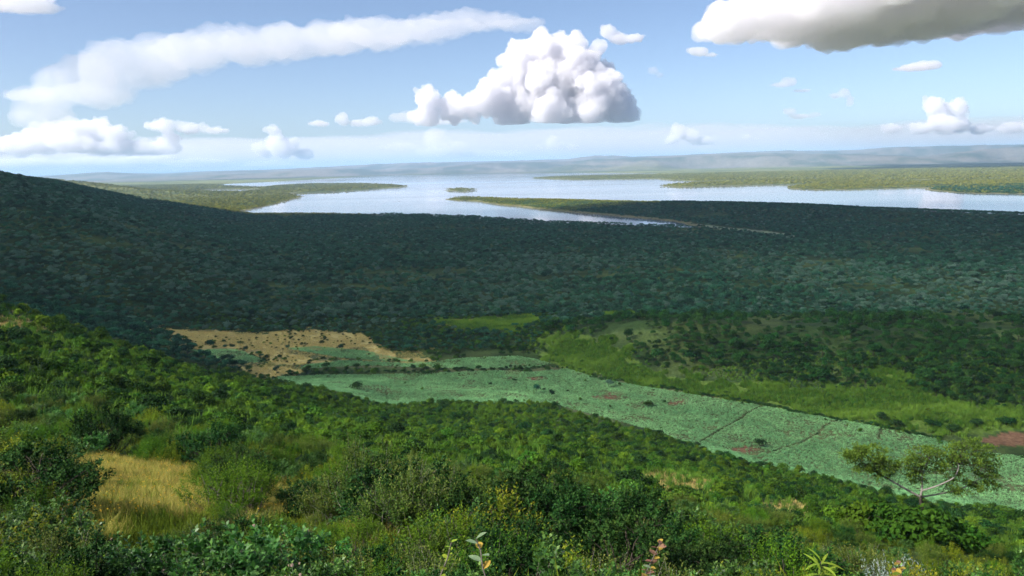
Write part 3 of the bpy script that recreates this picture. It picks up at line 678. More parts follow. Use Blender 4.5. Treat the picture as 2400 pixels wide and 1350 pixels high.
class Kind:
    """a kind of plant: the first one placed carries the meshes, the others are copies of it with copies of its parts"""
    def __init__(s, name, parts): s.name = name; s.parts = parts; s.first = None
    def place(s, loc, scale, rz, label, cat, group, tint=0.0, scz=None):
        e = bpy.data.objects.new(s.name, None); col.objects.link(e); e.location = loc; e.rotation_euler = (0, 0, rz)
        e.scale = (scale, scale, scz if scz else scale); e.empty_display_size = .2
        tag(e, label, cat, group); kids = []
        for k, (nm, me) in enumerate(s.parts):
            c = bpy.data.objects.new(nm, me) if s.first is None else s.first[k].copy()
            col.objects.link(c); c.parent = e; c['tint'] = float(tint); kids.append(c)
        if s.first is None: s.first = kids
        return e

# ------------------------------------------------------------------ the kinds
def K(name, fs): return Kind(name, [('foliage', fs[0]), ('stems', fs[1])])
SH = {
 'broad': [K('shrub', shrub(s, M['leaf_broad'], M['bark'], 1.3, .95, 44, 9, 12, .095, .055, .25, .5)) for s in (11, 12)],
 'fine': [K('shrub', shrub(s, M['leaf_fine'], M['bark'], 1.5, .85, 40, 12, 15, .062, .027, .30, .8, .25)) for s in (21, 22, 23)],
 'olive': [K('shrub', shrub(s, M['leaf_olive'], M['pale_bark'], 1.5, .8, 36, 11, 15, .068, .032, .30, .7, .45)) for s in (31, 32, 33)],
 'dark': [K('shrub', shrub(s, M['leaf_dark'], M['dark_bark'], 1.3, .9, 44, 11, 14, .066, .038, .24, .4)) for s in (41, 42)],
 'yellow': [K('shrub', shrub(s, M['leaf_yellow'], M['bark'], 1.1, .7, 26, 9, 13, .07, .033, .26, .8, .3)) for s in (51, 52)],
 'silver': [K('shrub', shrub(s, M['leaf_silver'], M['pale_bark'], 1.5, .6, 26, 9, 13, .08, .022, .28, .7, .5)) for s in (61,)],
}
BUSH = [Kind('bush', [('crown', crown_mesh(s, M['leaf_bush'], 620, 1.05, .75, .62, .20, 12)), ('trunk', trunk_mesh(s, M['dark_bark'], 1.1, 1.0, .05))]) for s in (71, 72, 73, 74)]
BUSHD = [Kind('bush', [('crown', crown_mesh(s, M['leaf_dark'], 620, 1.05, .8, .68, .19, 12)), ('trunk', trunk_mesh(s, M['dark_bark'], 1.1, 1.0, .05))]) for s in (75, 76)]
TREE = [Kind('tree', [('crown', crown_mesh(s, M['leaf_wood'], 520, 2.5, 1.9, 2.5 if fl < .5 else 3.4, .52, 12, fl)), ('trunk', trunk_mesh(s, M['dark_bark'], 3.2, 3.0, .14))]) for s, fl in ((81, 0), (82, .1), (83, .7), (84, .2), (85, 0))]
BUSHL = [Kind('bush', [('crown', crown_mesh(s, M['leaf_lime'], 560, 1.0, .7, .6, .21, 11)), ('trunk', trunk_mesh(s, M['dark_bark'], 1.1, 1.0, .05))]) for s in (77, 78)]
TREER = [Kind('tree', [('crown', crown_mesh(s, M['leaf_ridge'], 620, 2.5, 1.9, 2.4, .46, 13, fl)), ('trunk', trunk_mesh(s, M['dark_bark'], 3.2, 3.0, .14))]) for s, fl in ((181, 0), (182, .1), (183, .5), (184, .2), (185, 0))]
def proto(ks, k=0): return [q.first[k] for q in ks]

SPEC = {'broad': 'broad leaved deep green shrub', 'fine': 'feathery light green shrub', 'olive': 'olive shrub with pale upright shoots', 'dark': 'dense dark green shrub', 'yellow': 'yellow green leafy shrub', 'silver': 'silvery grey leaved shrub'}
def place_words(px, py):
    if px < 560: return 'above the golden grass' if py < 1080 else ('beside the golden grass' if py < 1220 else 'in front of the golden grass')
    if px < 1000: return 'right of the golden grass, on the middle slope' if py < 1150 else 'right of the flowering shrub'
    if px < 1450: return 'on the slope below the crop field' if py < 1150 else 'at the bottom middle edge'
    if px < 1950: return 'on the slope near the bare earth patches' if py < 1230 else 'right of the red leaved sapling'
    return 'around the spreading tree' if py < 1230 else 'below the spreading tree'
def put_shrub(kind, x, y, h, rz, label=None, var=0, wide=1.0):
    kk = SH[kind][var % len(SH[kind])]; base = {'broad': 1.3, 'fine': 1.6, 'olive': 1.7, 'dark': 1.25, 'yellow': 1.2, 'silver': 1.7}[kind]
    z = float(H(x, y)); qx, qy = pix([(x, y, z + h * .6)]); ph_ = '%s %s' % (SPEC[kind], place_words(qx[0], qy[0]))
    return kk.place((x, y, z), h / base * wide, rz, label or ph_, 'shrub', None if label else ph_, 0.0, h / base)
def gp(px, py, lift=0.0): return on_ground([px], [py], lift)[0]

r0 = np.random.default_rng(99)
# hero plants of the foreground: (kind, px of centre, D, height, label, variant, width)
HERO = [('broad', 330, 8.2, 1.25, 'broad leaved flowering shrub, left lobe, at the bottom left edge', 0, 1.0),
        ('broad', 560, 8.8, 1.45, 'broad leaved flowering shrub at the bottom left, tallest and in the middle', 1, 1.0),
        ('broad', 740, 8.0, 1.0, 'broad leaved shrub with most pinkish flower heads, bottom left', 0, .95),
        ('dark', 60, 7.6, 1.1, 'dark leafy shrub in the bottom left corner', 0, .9),
        ('olive', 820, 24, 3.4, 'big olive shrub with pale tips rising right of the small dark tree', 0, .75),
        ('olive', 920, 26, 2.9, 'big olive shrub leaning right beside the bare grass patch', 1, .75),
        ('fine', 1120, 11.0, 1.55, 'bright feathery green shrub at the bottom middle, left half', 0, .9),
        ('fine', 1270, 11.6, 1.6, 'bright feathery green shrub at the bottom middle, right half', 1, .9),
        ('dark', 1440, 13.5, 2.0, 'large dark rounded shrub behind the red leaved sapling', 1, .95),
        ('broad', 1570, 9.5, 1.0, 'glossy green shrub right of the red leaved sapling', 1, .9),
        ('silver', 2165, 14.0, 2.3, 'silvery leaved shrub standing tall below the spreading tree', 0, .7),
        ('silver', 2225, 11.5, 1.5, 'small silvery leaved shrub at the lower right', 0, .8),
        ('yellow', 1750, 8.5, .95, 'yellow tipped leafy shrub left of the strap leaved plant', 0, .9),
        ('yellow', 2250, 7.4, .8, 'yellow green herb at the bottom right edge', 1, 1.0),
        ('dark', 2330, 14, 1.7, 'dark leafy shrub at the right edge below the spreading tree', 0, 1.0),
        ('dark', 450, 47, 3.4, 'tall dark shrub standing above the golden grass patch', 1, .8),
        ('dark', 195, 48, 3.4, 'dark shaded shrub above the left end of the golden grass', 0, .8)]
hx, hy, hr = [], [], []
for kind, px, D, h, lab, var, wd in HERO:
    x, y = wxy(px, D); put_shrub(kind, x, y, h, r0.uniform(0, 6.28), lab, var, wd); hx.append(x); hy.append(y); hr.append(h * .45)
hx, hy, hr = map(np.array, (hx, hy, hr))
# fill of the near slope
kinds = ['olive', 'fine', 'dark', 'broad', 'yellow']
cand = []
for D0, D1, s in ((5.0, 12, 1.0), (12, 24, 1.55), (24, 46, 2.15)):
    X, Y = jgrid(D0, D1, s, .68, int(D0)); cand.append(np.column_stack([X, Y]))
cand = np.vstack(cand); cand = cand[np.argsort(cand[:, 1])]
gz = zone('gold', cand[:, 0], cand[:, 1]) | zone('bare', cand[:, 0], cand[:, 1])
nsh = 0; rest = []
for (x, y), g_ in zip(cand, gz):
    if g_ and r0.random() < .93: continue
    if np.any(np.hypot(hx - x, hy - y) < hr): continue
    px_ = 1200 + FPX * x / y
    n_ = float(vnoise(np.array([x / 5.0]), np.array([y / 7.0]), 8)[0])
    pr = np.array([.34, .32, .12, .14, .08])
    if px_ > 1000 and y < 25: pr = np.array([.20, .36, .14, .18, .12])
    if n_ > .6: pr = pr * np.array([.5, 1.8, .4, 1, 1.5])
    elif n_ < .4: pr = pr * np.array([1.3, .5, 1.8, 1, .5])
    kd = kinds[r0.choice(5, p=pr / pr.sum())]
    h = min(.10 * y + .22, 2.3) * r0.uniform(.65, 1.15)
    if px_ > 1900: h *= .72
    if px_ > 1300 and y > 20: h *= .75
    lim = np.interp(px_, [0, 130, 350, 450, 520, 600, 720, 800, 1000, 1200, 1400, 1550, 1750, 2000, 2200, 2400], [1185, 1285, 1240, 1190, 1175, 1210, 1215, 1150, 1140, 1150, 1150, 1205, 1235, 1250, 1250, 1235])
    if y < 19 or (y < 27 and 110 < px_ < 730):
        zt = zat(px_, lim * r0.uniform(.985, 1.03), y); h = min(h, (zt - float(H(x, y))) / 1.05)
        if h < .3: continue
    if nsh < 283:
        put_shrub(kd, x, y, h, r0.uniform(0, 6.28), None, int(r0.integers(0, 3)), r0.uniform(.85, 1.2)); nsh += 1
    else: rest.append((x, y, h / 1.5, kinds.index(kd)))
rest = np.array(rest).reshape(-1, 4)
allk = [SH[k][0].first[0] for k in kinds if SH[k][0].first]
X, Y = jgrid(46, 72, 2.3, .68, 77); m = ~(zone('bare', X, Y) | zone('gold', X, Y)); X, Y = X[m], Y[m]
rx_ = np.concatenate([rest[:, 0], X]); ry_ = np.concatenate([rest[:, 1], Y]); rs_ = np.concatenate([rest[:, 2], r0.uniform(.7, 1.4, len(X)) * np.where(X / Y > .1, .75, 1)])
# leaf size reads at this distance from the whole shrub meshes
scatter('hillside_shrubs', 'thick mass of mixed green shrubs on the nearer slope', 'shrubs', np.column_stack([rx_, ry_, H(rx_, ry_)]), rs_, allk, r0.uniform(0, .12, len(rx_)), seed=3)

# bushes of the lower slope, 72 m to the field, and round the valley
def mask_open(X, Y): return zone('field', X, Y) | zone('dry', X, Y) | zone('meadow', X, Y) | zone('tall', X, Y) | zone('bare', X, Y)
bx = []
for D0, D1, s in ((72, 130, 2.3), (130, 340, 2.9)):
    X, Y = jgrid(D0, D1, s, .70, int(D0)); m = ~mask_open(X, Y); bx.append(np.column_stack([X[m], Y[m], np.full(m.sum(), s)]))
bx = np.vstack(bx); Z = H(bx[:, 0], bx[:, 1])
slope = (Z > 22.5)
nn_ = fbm(bx[:, 0] / 22, bx[:, 1] / 22, 14)
keep = slope & ~((bx[:, 0] > 25) & (bx[:, 1] > 250) & (Z > 23.0)) & (nn_ > .30 - .2 * r0.random(len(bx))); bx = bx[keep]; Z = Z[keep]; nn_ = nn_[keep]
bs = r0.uniform(.5, 1.1, len(bx)) ** 1.0 * np.where(r0.random(len(bx)) < .12, 1.7, 1.0) * np.where(bx[:, 1] < 130, .95, 1.2)
for k in BUSH + BUSHD: k.first = None
# the largest of them stand as single bushes
near_first = np.argsort(bx[:, 1] / bs)
lab_b = {0: 'leafy bush low on the left slope above the dry grass', 1: 'leafy bush on the lower slope in front of the crop field', 2: 'leafy bush on the right slope left of the spreading tree'}
single = near_first[:90]
for i in single:
    px_ = 1200 + FPX * bx[i, 0] / bx[i, 1]; z_ = 0 if px_ < 700 else (1 if px_ < 1600 else 2)
    kk = (BUSH + BUSHD + BUSHL)[int(r0.integers(0, 8))]
    lab = lab_b[z_] if kk in BUSH else lab_b[z_].replace('leafy bush', 'dark bush' if kk in BUSHD else 'light green bush')
    kk.place((bx[i, 0], bx[i, 1], Z[i]), bs[i], r0.uniform(0, 6.28), lab, 'bush', lab)
mm = np.ones(len(bx), bool); mm[single] = False
tint = np.clip((nn_ - .5) * 1.6, 0, .45)
scatter('slope_bushes', 'mass of green bushes covering the lower slope down to the field', 'bushes', np.column_stack([bx[mm, 0], bx[mm, 1], Z[mm]]), bs[mm], proto(BUSH) + proto(BUSHD) + proto(BUSHL), tint[mm], seed=4)

# woods: right ridge, left hill, plain to the shore
tx = []
for D0, D1, s in ((250, 520, 3.5), (520, 800, 4.6), (800, 1300, 5.6), (1300, 2750, 7.0)):
    X, Y = jgrid(D0, D1, s, .71, int(D0)); z = H(X, Y)
    m = (z > .5)
    if D0 < 600: m &= ~mask_open(X, Y)
    if D0 < 600: m &= ((z > 23.0) & (X > 25)) | (Y > 385) | ((X < -120) & (Y > 300))
    if D0 >= 800: m &= ~zone('strip', X, Y)
    nz_ = fbm(X / 60, Y / 60, 15)
    m &= r0.random(len(X)) < np.clip(.80 + (nz_ - .42) * 4.0, .15, 1)
    if D0 == 250:      # slopes that belong to the near hillside keep their bushes
        m &= ~((Y < 340) & (z > 22.5) & (X < 40))
    tx.append(np.column_stack([X[m], Y[m], z[m], np.full(m.sum(), s), nz_[m]]))
tx = np.vstack(tx)
dry_open = (tx[:, 1] < 470) & (tx[:, 2] < 23.5)
ts = np.clip(np.exp(r0.normal(-.32, .32, len(tx))), .4, 1.5) * np.interp(tx[:, 3], [3.5, 4.6, 5.6, 7], [.92, 1.05, 1.15, 1.3]) * np.where(dry_open, .7, 1)
edge_t = (tx[:, 1] > 1250) & ((tx[:, 2] < 2.6) | (tx[:, 2] > 13)) & (r0.random(len(tx)) < .25)
ts = np.where(edge_t, ts * r0.uniform(1.05, 1.35, len(tx)), ts)
ts = np.minimum(ts, np.where(tx[:, 1] > 1150, 1.25, 1.6))
ts = np.where((tx[:, 1] > 1350) & (tx[:, 2] < 2.2) & (tx[:, 0] < 60) & (r0.random(len(tx)) < .3), r0.uniform(1.3, 1.9, len(tx)), ts)
vis = tx[:, 1] / ts
order = np.argsort(vis)  # largest in the picture first
def tree_words(x, y, z):
    px_ = 1200 + FPX * x / y
    if px_ < 640: return 'at the foot of the shaded left hill'
    if px_ < 1250: return 'behind the dry grass and meadow'
    row = 'on the crest' if z > 30 else ('on the front slope' if y < 360 else 'behind the crest')
    seg = 'left end' if px_ < 1550 else ('middle left part' if px_ < 1850 else ('middle right part' if px_ < 2120 else 'right end'))
    return '%s, %s of the dark ridge' % (row, seg)
ridge_t = (tx[:, 1] < 425) & (tx[:, 0] > 15)
single = np.concatenate([order[ridge_t[order]][:215], order[~ridge_t[order]][:65]])
TN = ['round crowned dark tree', 'bushy dark tree', 'flat topped dark tree', 'uneven dark tree', 'full crowned dark tree']
for i in single:
    k = int(r0.integers(0, 5)); lab = ('large ' if ts[i] > .95 else '') + TN[k] + ' ' + tree_words(tx[i, 0], tx[i, 1], tx[i, 2])
    (TREER if ridge_t[i] else TREE)[k].place(tuple(tx[i, :3]), ts[i], r0.uniform(0, 6.28), lab, 'tree', lab)
mm = np.ones(len(tx), bool); mm[single] = False
big = fbm(tx[:, 0] / 130, tx[:, 1] / 200, 16)
pale = np.clip((big - .40) * 3 + .6 * sstep(120, 260, tx[:, 0]) * (1 - sstep(560, 720, tx[:, 1])), 0, 1) * sstep(410, 470, tx[:, 1]) * (1 - sstep(750, 1100, tx[:, 1]))
tint = np.where(r0.random(len(tx)) < .12 + pale * .55, r0.uniform(.1, .6, len(tx)), r0.uniform(0, .12, len(tx))) * np.where(tx[:, 1] < 430, .4, 1)
lit = tx[:, 1] > np.where(tx[:, 0] > 380, 3000, 1830)  # sunlit shore trees: brighter leaf colour swapped in to carry the sun
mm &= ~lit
rm_ = mm & ridge_t; mm &= ~ridge_t
scatter('ridge_wood', 'dark green trees crowding the low ridge behind the field', 'woodland', tx[rm_, :3], ts[rm_], proto(TREER), None, seed=8)
scatter('woodland', 'dark wood of countless trees from the valley to the lake shore', 'woodland', tx[mm, :3], ts[mm], proto(TREE), tint[mm], seed=6)
# far woods beyond the water
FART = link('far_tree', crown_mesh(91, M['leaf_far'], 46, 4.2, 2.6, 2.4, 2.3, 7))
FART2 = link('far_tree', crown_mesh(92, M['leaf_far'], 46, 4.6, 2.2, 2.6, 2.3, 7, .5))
isl = [gp(1078, 445.2), gp(1088, 445.6)]
for o, p, lab in ((FART, isl[0], 'small tree on the island, left'), (FART2, isl[1], 'small tree on the island, right')):
    o.location = (p[0], p[1], max(p[2], .5)); tag(o, lab + ' one of two', 'tree', 'trees on the island')
fxs = []
for D0, D1, s in ((2000, 3400, 11.0), (3400, 6500, 17.0)):
    X, Y = jgrid(D0, D1, s, .70, int(D0)); z = H(X, Y); m = z > .5
    if D0 == 2000: m &= (Y > 2750) | ((X < -350) & (Y > 2050)) | (X > 500)
    m &= r0.random(len(X)) < np.clip(.6 + (fbm(X / 160, Y / 110, 18) - .45) * 3, .15, 1)
    fxs.append(np.column_stack([X[m], Y[m], z[m], np.full(m.sum(), s / 11.0)]))
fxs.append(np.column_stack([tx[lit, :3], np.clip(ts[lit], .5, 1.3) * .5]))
fxs = np.vstack(fxs)
scatter('far_woodland', 'sunlit open woodland on the flat land beyond the water', 'woodland', fxs[:, :3], r0.uniform(.55, 1.25, len(fxs)) * fxs[:, 3], [FART, FART2], np.clip(r0.normal(.1, .1, len(fxs)), 0, 1), seed=7)

# ------------------------------------------------------------------ crops, grasses, herbs (masses)
def loose(name, me): return bpy.data.objects.new(name, me)      # a plant mesh used only by the masses below
def crop_plant(seed):
    r_ = np.random.default_rng(seed); n = 16; a = r_.uniform(0, 6.28, n); el = r_.uniform(.1, 1.0, n)
    d = np.column_stack([np.cos(a) * np.cos(el), np.sin(a) * np.cos(el), np.sin(el)]); st = d * r_.uniform(.05, .22, n)[:, None] + np.array([0, 0, .12])
    d2 = unit(d * np.array([1, 1, .25])); return leaves_mesh('crop_plant', st, d2, unit(UP + r_.normal(size=(n, 3)) * .3), r_.uniform(.16, .3, n), r_.uniform(.13, .22, n), M['crop'], r_.uniform(0, 1, n))
CROP = [loose('crop_plant', crop_plant(s)) for s in (1, 2, 3)]
pts = []
for p in zones['field']:
    lo = p.min(0); hi = p.max(0); s = .62
    X, Y = np.meshgrid(np.arange(lo[0], hi[0], s), np.arange(lo[1], hi[1], s)); X = X.ravel() + r0.uniform(-.26, .26, X.size); Y = Y.ravel() + r0.uniform(-.26, .26, Y.size)
    m = in_poly(X, Y, p) & (np.abs(X / Y) < .72); pts.append(np.column_stack([X[m], Y[m]]))
pts = np.vstack(pts); X, Y = pts.T; Z = H(X, Y)
red = zone('red', X, Y); pn = fbm(X / 9, Y / 9, 61); pd = path_dist(X, Y)
m = (Z < 32) & ((pn > .36) | (r0.random(len(X)) < .6)) & (~red | (r0.random(len(X)) < .22)) & (pd > .45) & (r0.random(len(X)) < np.clip(.55 + pn * 1.1, .5, 1))
X, Y, Z, pn = X[m], Y[m], Z[m], pn[m]
big = .5 * fbm(X / 40, Y / 30, 63) + .5 * fbm(X / 7, Y / 7, 64)
scatter('crop_plants', 'low blue green crop covering the open field', 'crop', np.column_stack([X, Y, Z]), r0.uniform(.75, 1.4, len(X)) * (.85 + .3 * pn), CROP, np.clip((big - .40) * 1.6 + .14 * (fbm(X / 90, Y / 25, 66) > .5) + r0.normal(0, .06, len(X)), 0, .6), tilt=.15, seed=11)
def zone_pts(nm, s, k=0, dens=1.0, extra=None):
    out_ = []
    for p in zones[nm]:
        lo = p.min(0); hi = p.max(0); g_ = (hi - lo) * .12 + 1; X, Y = np.meshgrid(np.arange(lo[0] - g_[0], hi[0] + g_[0], s), np.arange(lo[1] - g_[1], hi[1] + g_[1], s)); X = X.ravel() + r0.uniform(-.5, .5, X.size) * s; Y = Y.ravel() + r0.uniform(-.5, .5, Y.size) * s
        wp = np.hypot(X, Y) * .07 * (nm != 'field')
        m = in_poly(X + (fbm(X / 3 + Y / 40, Y / 6, 101) - .5) * wp, Y + (fbm(X / 4, Y / 7, 102) - .5) * wp * 2, p) & (r0.random(len(X)) < dens); out_.append(np.column_stack([X[m], Y[m]]))
    q = np.vstack(out_); return np.column_stack([q, H(q[:, 0], q[:, 1])])
GOLDT = [loose('grass_tuft', tuft_mesh('grass_tuft', s, M['gold_grass'], 70, .8, .35, .006, .55)) for s in (1, 2, 3)]
GREENT = [loose('grass_tuft', tuft_mesh('grass_tuft', s, M['green_grass'], 50, .55, .45, .009, .6)) for s in (4, 5)]
DRYT = [loose('grass_tuft', tuft_mesh('grass_tuft', s, M['dry_grass'], 22, .5, .8, .03, .6)) for s in (6, 7)]
TALLT = [loose('grass_tuft', tuft_mesh('grass_tuft', s, M['tall_grass'], 30, 1.5, .8, .045, .45)) for s in (8, 9)]
P = zone_pts('gold', .22); gn = fbm(P[:, 0] / 1.6, P[:, 1] / 2.4, 81); P = P[gn > .38 + r0.uniform(-.06, .12, len(P))]
PG = zone_pts('gold', .42, dens=.9)
GS = zone_pts('gold', 2.6, dens=.5)
for x, y, z in GS:
    px_ = 1200 + FPX * x / y
    if px_ > 40 and y > 17: SH['olive' if r0.random() < .5 else 'fine'][int(r0.integers(0, 2))].place((x, y, z), r0.uniform(.25, .5), r0.uniform(0, 6.28), 'little green shrub growing inside the golden grass patch', 'shrub', 'little shrubs inside the golden grass')
scatter('golden_grass', 'golden dry grass patch between the shrubs at lower left', 'grass', P, r0.uniform(.6, 1.15, len(P)), GOLDT, np.clip(r0.normal(.0, .1, len(P)), 0, .3), tilt=.12, seed=12)
P = np.vstack([zone_pts('dry', .95), zone_pts('bare', .7, dens=.6)])
m = ~zone('field', P[:, 0], P[:, 1]); P = P[m]
scatter('dry_grass', 'straw coloured dry grass beyond the crop field', 'grass', P, r0.uniform(.5, 1.1, len(P)), DRYT, tilt=.1, seed=13)
P = np.vstack([zone_pts('tall', .85), zone_pts('meadow', 1.0)])
m = ~zone('field', P[:, 0], P[:, 1]); P = P[m]
nz_ = fbm(P[:, 0] / 14, P[:, 1] / 10, 71)
scatter('tall_grass', 'tall yellow green grass strip between the field and dark ridge', 'grass', P, r0.uniform(.7, 1.25, len(P)) * (.7 + .6 * nz_), TALLT, np.clip((nz_ - .45) * 2.0, 0, .6), tilt=.1, seed=14)
scatter('patch_weeds', 'green weeds mixed into the golden grass', 'weeds', PG, r0.uniform(.8, 1.5, len(PG)), GREENT, r0.uniform(0, .5, len(PG)), tilt=.15, seed=22)
X, Y = jgrid(3.2, 60, .55, .68, 15); m = r0.random(len(X)) < np.clip(26 / Y, .3, 1); X, Y = X[m], Y[m]
scatter('green_grass', 'green grass and weeds under the hillside shrubs', 'grass', np.column_stack([X, Y, H(X, Y)]), r0.uniform(.5, 1.2, len(X)), GREENT, r0.uniform(0, .3, len(X)), tilt=.15, seed=15)
X, Y = jgrid(60, 330, 1.7, .70, 16); Zz = H(X, Y); m = (Zz > 22) & ~zone('field', X, Y) & (r0.random(len(X)) < .8); X, Y, Zz = X[m], Y[m], Zz[m]
scatter('slope_grass', 'green grass between the bushes of the lower slope', 'grass', np.column_stack([X, Y, Zz]), r0.uniform(.5, 1.0, len(X)), TALLT, np.clip(r0.normal(.12, .12, len(X)), 0, .5), tilt=.15, seed=17)
# weeds along the field tracks
tp_ = []
for p in paths_w:
    for a, b in zip(p[:-1], p[1:]):
        n = int(np.linalg.norm(b - a) / .35) + 1; t = r0.uniform(0, 1, n)[:, None]; tp_.append(a + (b - a) * t + r0.normal(size=(n, 2)) * .16)
tp_ = np.vstack(tp_)
scatter('track_weeds', 'dark weeds along the narrow tracks through the crop', 'weeds', np.column_stack([tp_, H(tp_[:, 0], tp_[:, 1])]), r0.uniform(.12, .24, len(tp_)), [BUSHD[0].first[0]], seed=18)

P = np.vstack([zone_pts('dry', 3.4, dens=.5), zone_pts('meadow', 6, dens=.3)]); P = P[~zone('field', P[:, 0], P[:, 1])]
dn = fbm(P[:, 0] / 16, P[:, 1] / 16, 91); P = P[dn > .42]
scatter('dry_grass_bushes', 'little dark bushes dotted through the dry grass and meadow', 'bushes', P, np.clip(np.exp(r0.normal(-.75, .4, len(P))), .2, 1.1), proto(BUSHD) + proto(BUSH), seed=23)
X, Y = jgrid(300, 500, 3.0, .40, 25); Zz = H(X, Y); m = (Zz < 25) & ~mask_open(X, Y) & (X < 45) & (X > -190) & (r0.random(len(X)) < np.clip((fbm(X / 18, Y / 18, 95) - .25) * 2.4, 0, 1))
scatter('valley_bushes', 'bushes of the valley floor between dry grass and meadow', 'bushes', np.column_stack([X[m], Y[m], Zz[m]]), np.clip(np.exp(r0.normal(.1, .35, m.sum())), .5, 2.0), proto(BUSHD) + proto(BUSH), seed=26)
P = zone_pts('field', 5, dens=.5); d_ = np.min([seg_dist(P[:, 0], P[:, 1], z_) for z_ in zones['field']], axis=0); P = P[(d_ < 5) & (P[:, 2] < 30)]
scatter('field_margin_weeds', 'weeds and little bushes on the margins of the crop', 'weeds', P, r0.uniform(.2, .7, len(P)), proto(BUSH) + proto(BUSHL), seed=24)
P = zone_pts('tall', 4.6, dens=.45); P = P[~zone('field', P[:, 0], P[:, 1])]
scatter('grass_bushes', 'bushes growing through the tall grass below the ridge', 'bushes', P, r0.uniform(.5, 1.3, len(P)), proto(BUSH) + proto(BUSHL), seed=19)
# ------------------------------------------------------------------ single bushes and trees of the valley, traced from the photograph
def valley_plant(px, py, w, kind, label, cat, group=None, hs=1.0, tint=0.0):
    p = gp(px, py); D = p[1]; k = {'bush': BUSHD, 'green': BUSH, 'tree': TREE}[kind]; kk = k[int(r0.integers(0, len(k)))]
    s = w * D / FPX / {'bush': 2.1, 'green': 2.1, 'tree': 5.0}[kind]
    return kk.place(tuple(p), s, r0.uniform(0, 6.28), label, cat, group, tint, s * hs)
FT = [(838, 913, 36, 'bush', 'large round dark bush alone at the left of the crop field', 'bush', .8),
      (1150, 904, 11, 'bush', 'small round bush in the middle of the crop field', 'bush', 1.0),
      (1205, 893, 13, 'bush', 'low dark bush right of the small round one in the crop', 'bush', .6),
      (1258, 922, 22, 'tree', 'slender young tree at the front of the crop field', 'tree', 1.3),
      (1275, 916, 9, 'bush', 'tiny bush between the two slender field trees', 'bush', 1.2),
      (1294, 932, 18, 'tree', 'slender tree right of the tiny bush, near the field edge', 'tree', 1.3),
      (1330, 920, 8, 'bush', 'tiny dark bush left of the reddish bare soil', 'bush', 1.2),
      (1360, 940, 10, 'green', 'little green sapling in front of the reddish soil', 'sapling', 1.5),
      (1428, 908, 22, 'tree', 'pale open crowned small tree in the middle right crop', 'tree', 1.1),
      (1452, 905, 11, 'bush', 'dark ball shaped bush beside the pale open tree', 'bush', 1.2),
      (1410, 892, 14, 'bush', 'dark bush on the far field edge above the pale tree', 'bush', .8),
      (1520, 954, 28, 'green', 'broad leafy bush on the reddish soil of the crop field', 'bush', .9),
      (1558, 946, 11, 'bush', 'small bush right of the broad leafy field bush', 'bush', 1.1),
      (1430, 957, 8, 'green', 'little sapling left of the broad leafy field bush', 'sapling', 1.6),
      (1780, 1048, 31, 'bush', 'dark bushy tree beside the red earth in the crop field', 'tree', 1.15),
      (2015, 1016, 14, 'green', 'thin pale sapling in the right crop near the tracks', 'sapling', 1.4),
      (2200, 1038, 16, 'green', 'thin young tree at the far right field corner', 'tree', 1.5),
      (950, 900, 6, 'green', 'tiny sprig in the left half of the crop field', 'sapling', 1.5),
      (1372, 897, 7, 'green', 'thin sprig near the far field edge', 'sapling', 1.8),
      (990, 916, 10, 'green', 'pale sprig near the front of the crop, right of the round bush', 'sapling', 1.3),
      (492, 808, 24, 'bush', 'rounded dark bush in the dry grass, larger of the left ones', 'bush', .7),
      (430, 797, 25, 'green', 'rounded bush at the left end of the dry grass', 'bush', .6),
      (525, 803, 14, 'bush', 'small bush between two larger ones in the dry grass', 'bush', .7),
      (563, 806, 18, 'bush', 'dark bush in the dry grass above the small green plot', 'bush', .6),
      (675, 822, 13, 'tree', 'little tree at the tip of the upper green plot', 'tree', 1.3),
      (755, 808, 18, 'bush', 'bush in the right part of the dry grass', 'bush', .9),
      (800, 824, 20, 'tree', 'small dark tree at the right end of the dry grass', 'tree', 1.1),
      (620, 846, 16, 'bush', 'low bush at the corner of the small green plot', 'bush', .7),
      (648, 876, 18, 'tree', 'leafy small tree on the dry strip beside the crop field', 'tree', 1.3),
      (1045, 758, 17, 'tree', 'dark tree at the left end of the yellow meadow', 'tree', 1.2),
      (1062, 776, 16, 'tree', 'dark tree in front of the yellow meadow, left', 'tree', 1.0),
      (1128, 786, 20, 'tree', 'dark tree in front of the yellow meadow, middle', 'tree', 1.0),
      (1207, 774, 19, 'tree', 'open crowned tree at the right end of the yellow meadow', 'tree', 1.2),
      (1232, 776, 13, 'tree', 'small dark tree right of the open crowned meadow tree', 'tree', 1.2),
      (2065, 990, 32, 'bush', 'dark tall bush on the far edge of the field, right side', 'bush', 1.2),
      (2100, 1002, 36, 'bush', 'dark grey green bush right of the tall bush on the field edge', 'bush', .8),
      (2185, 1000, 40, 'bush', 'dark thicket bush under the bright tall grass, left', 'bush', .7),
      (2230, 1015, 44, 'bush', 'dark thicket bush under the bright tall grass, middle', 'bush', .7),
      (2290, 1000, 40, 'bush', 'dark thicket bush under the bright tall grass, right', 'bush', .7),
      (2360, 1000, 46, 'bush', 'dark thicket bush above the red soil at the right edge', 'bush', .7)]
for px, py, w, kd, lab, cat, hs in FT: valley_plant(px, py, w, kd, lab, cat, None, hs, .35 if 'pale' in lab else 0.0)
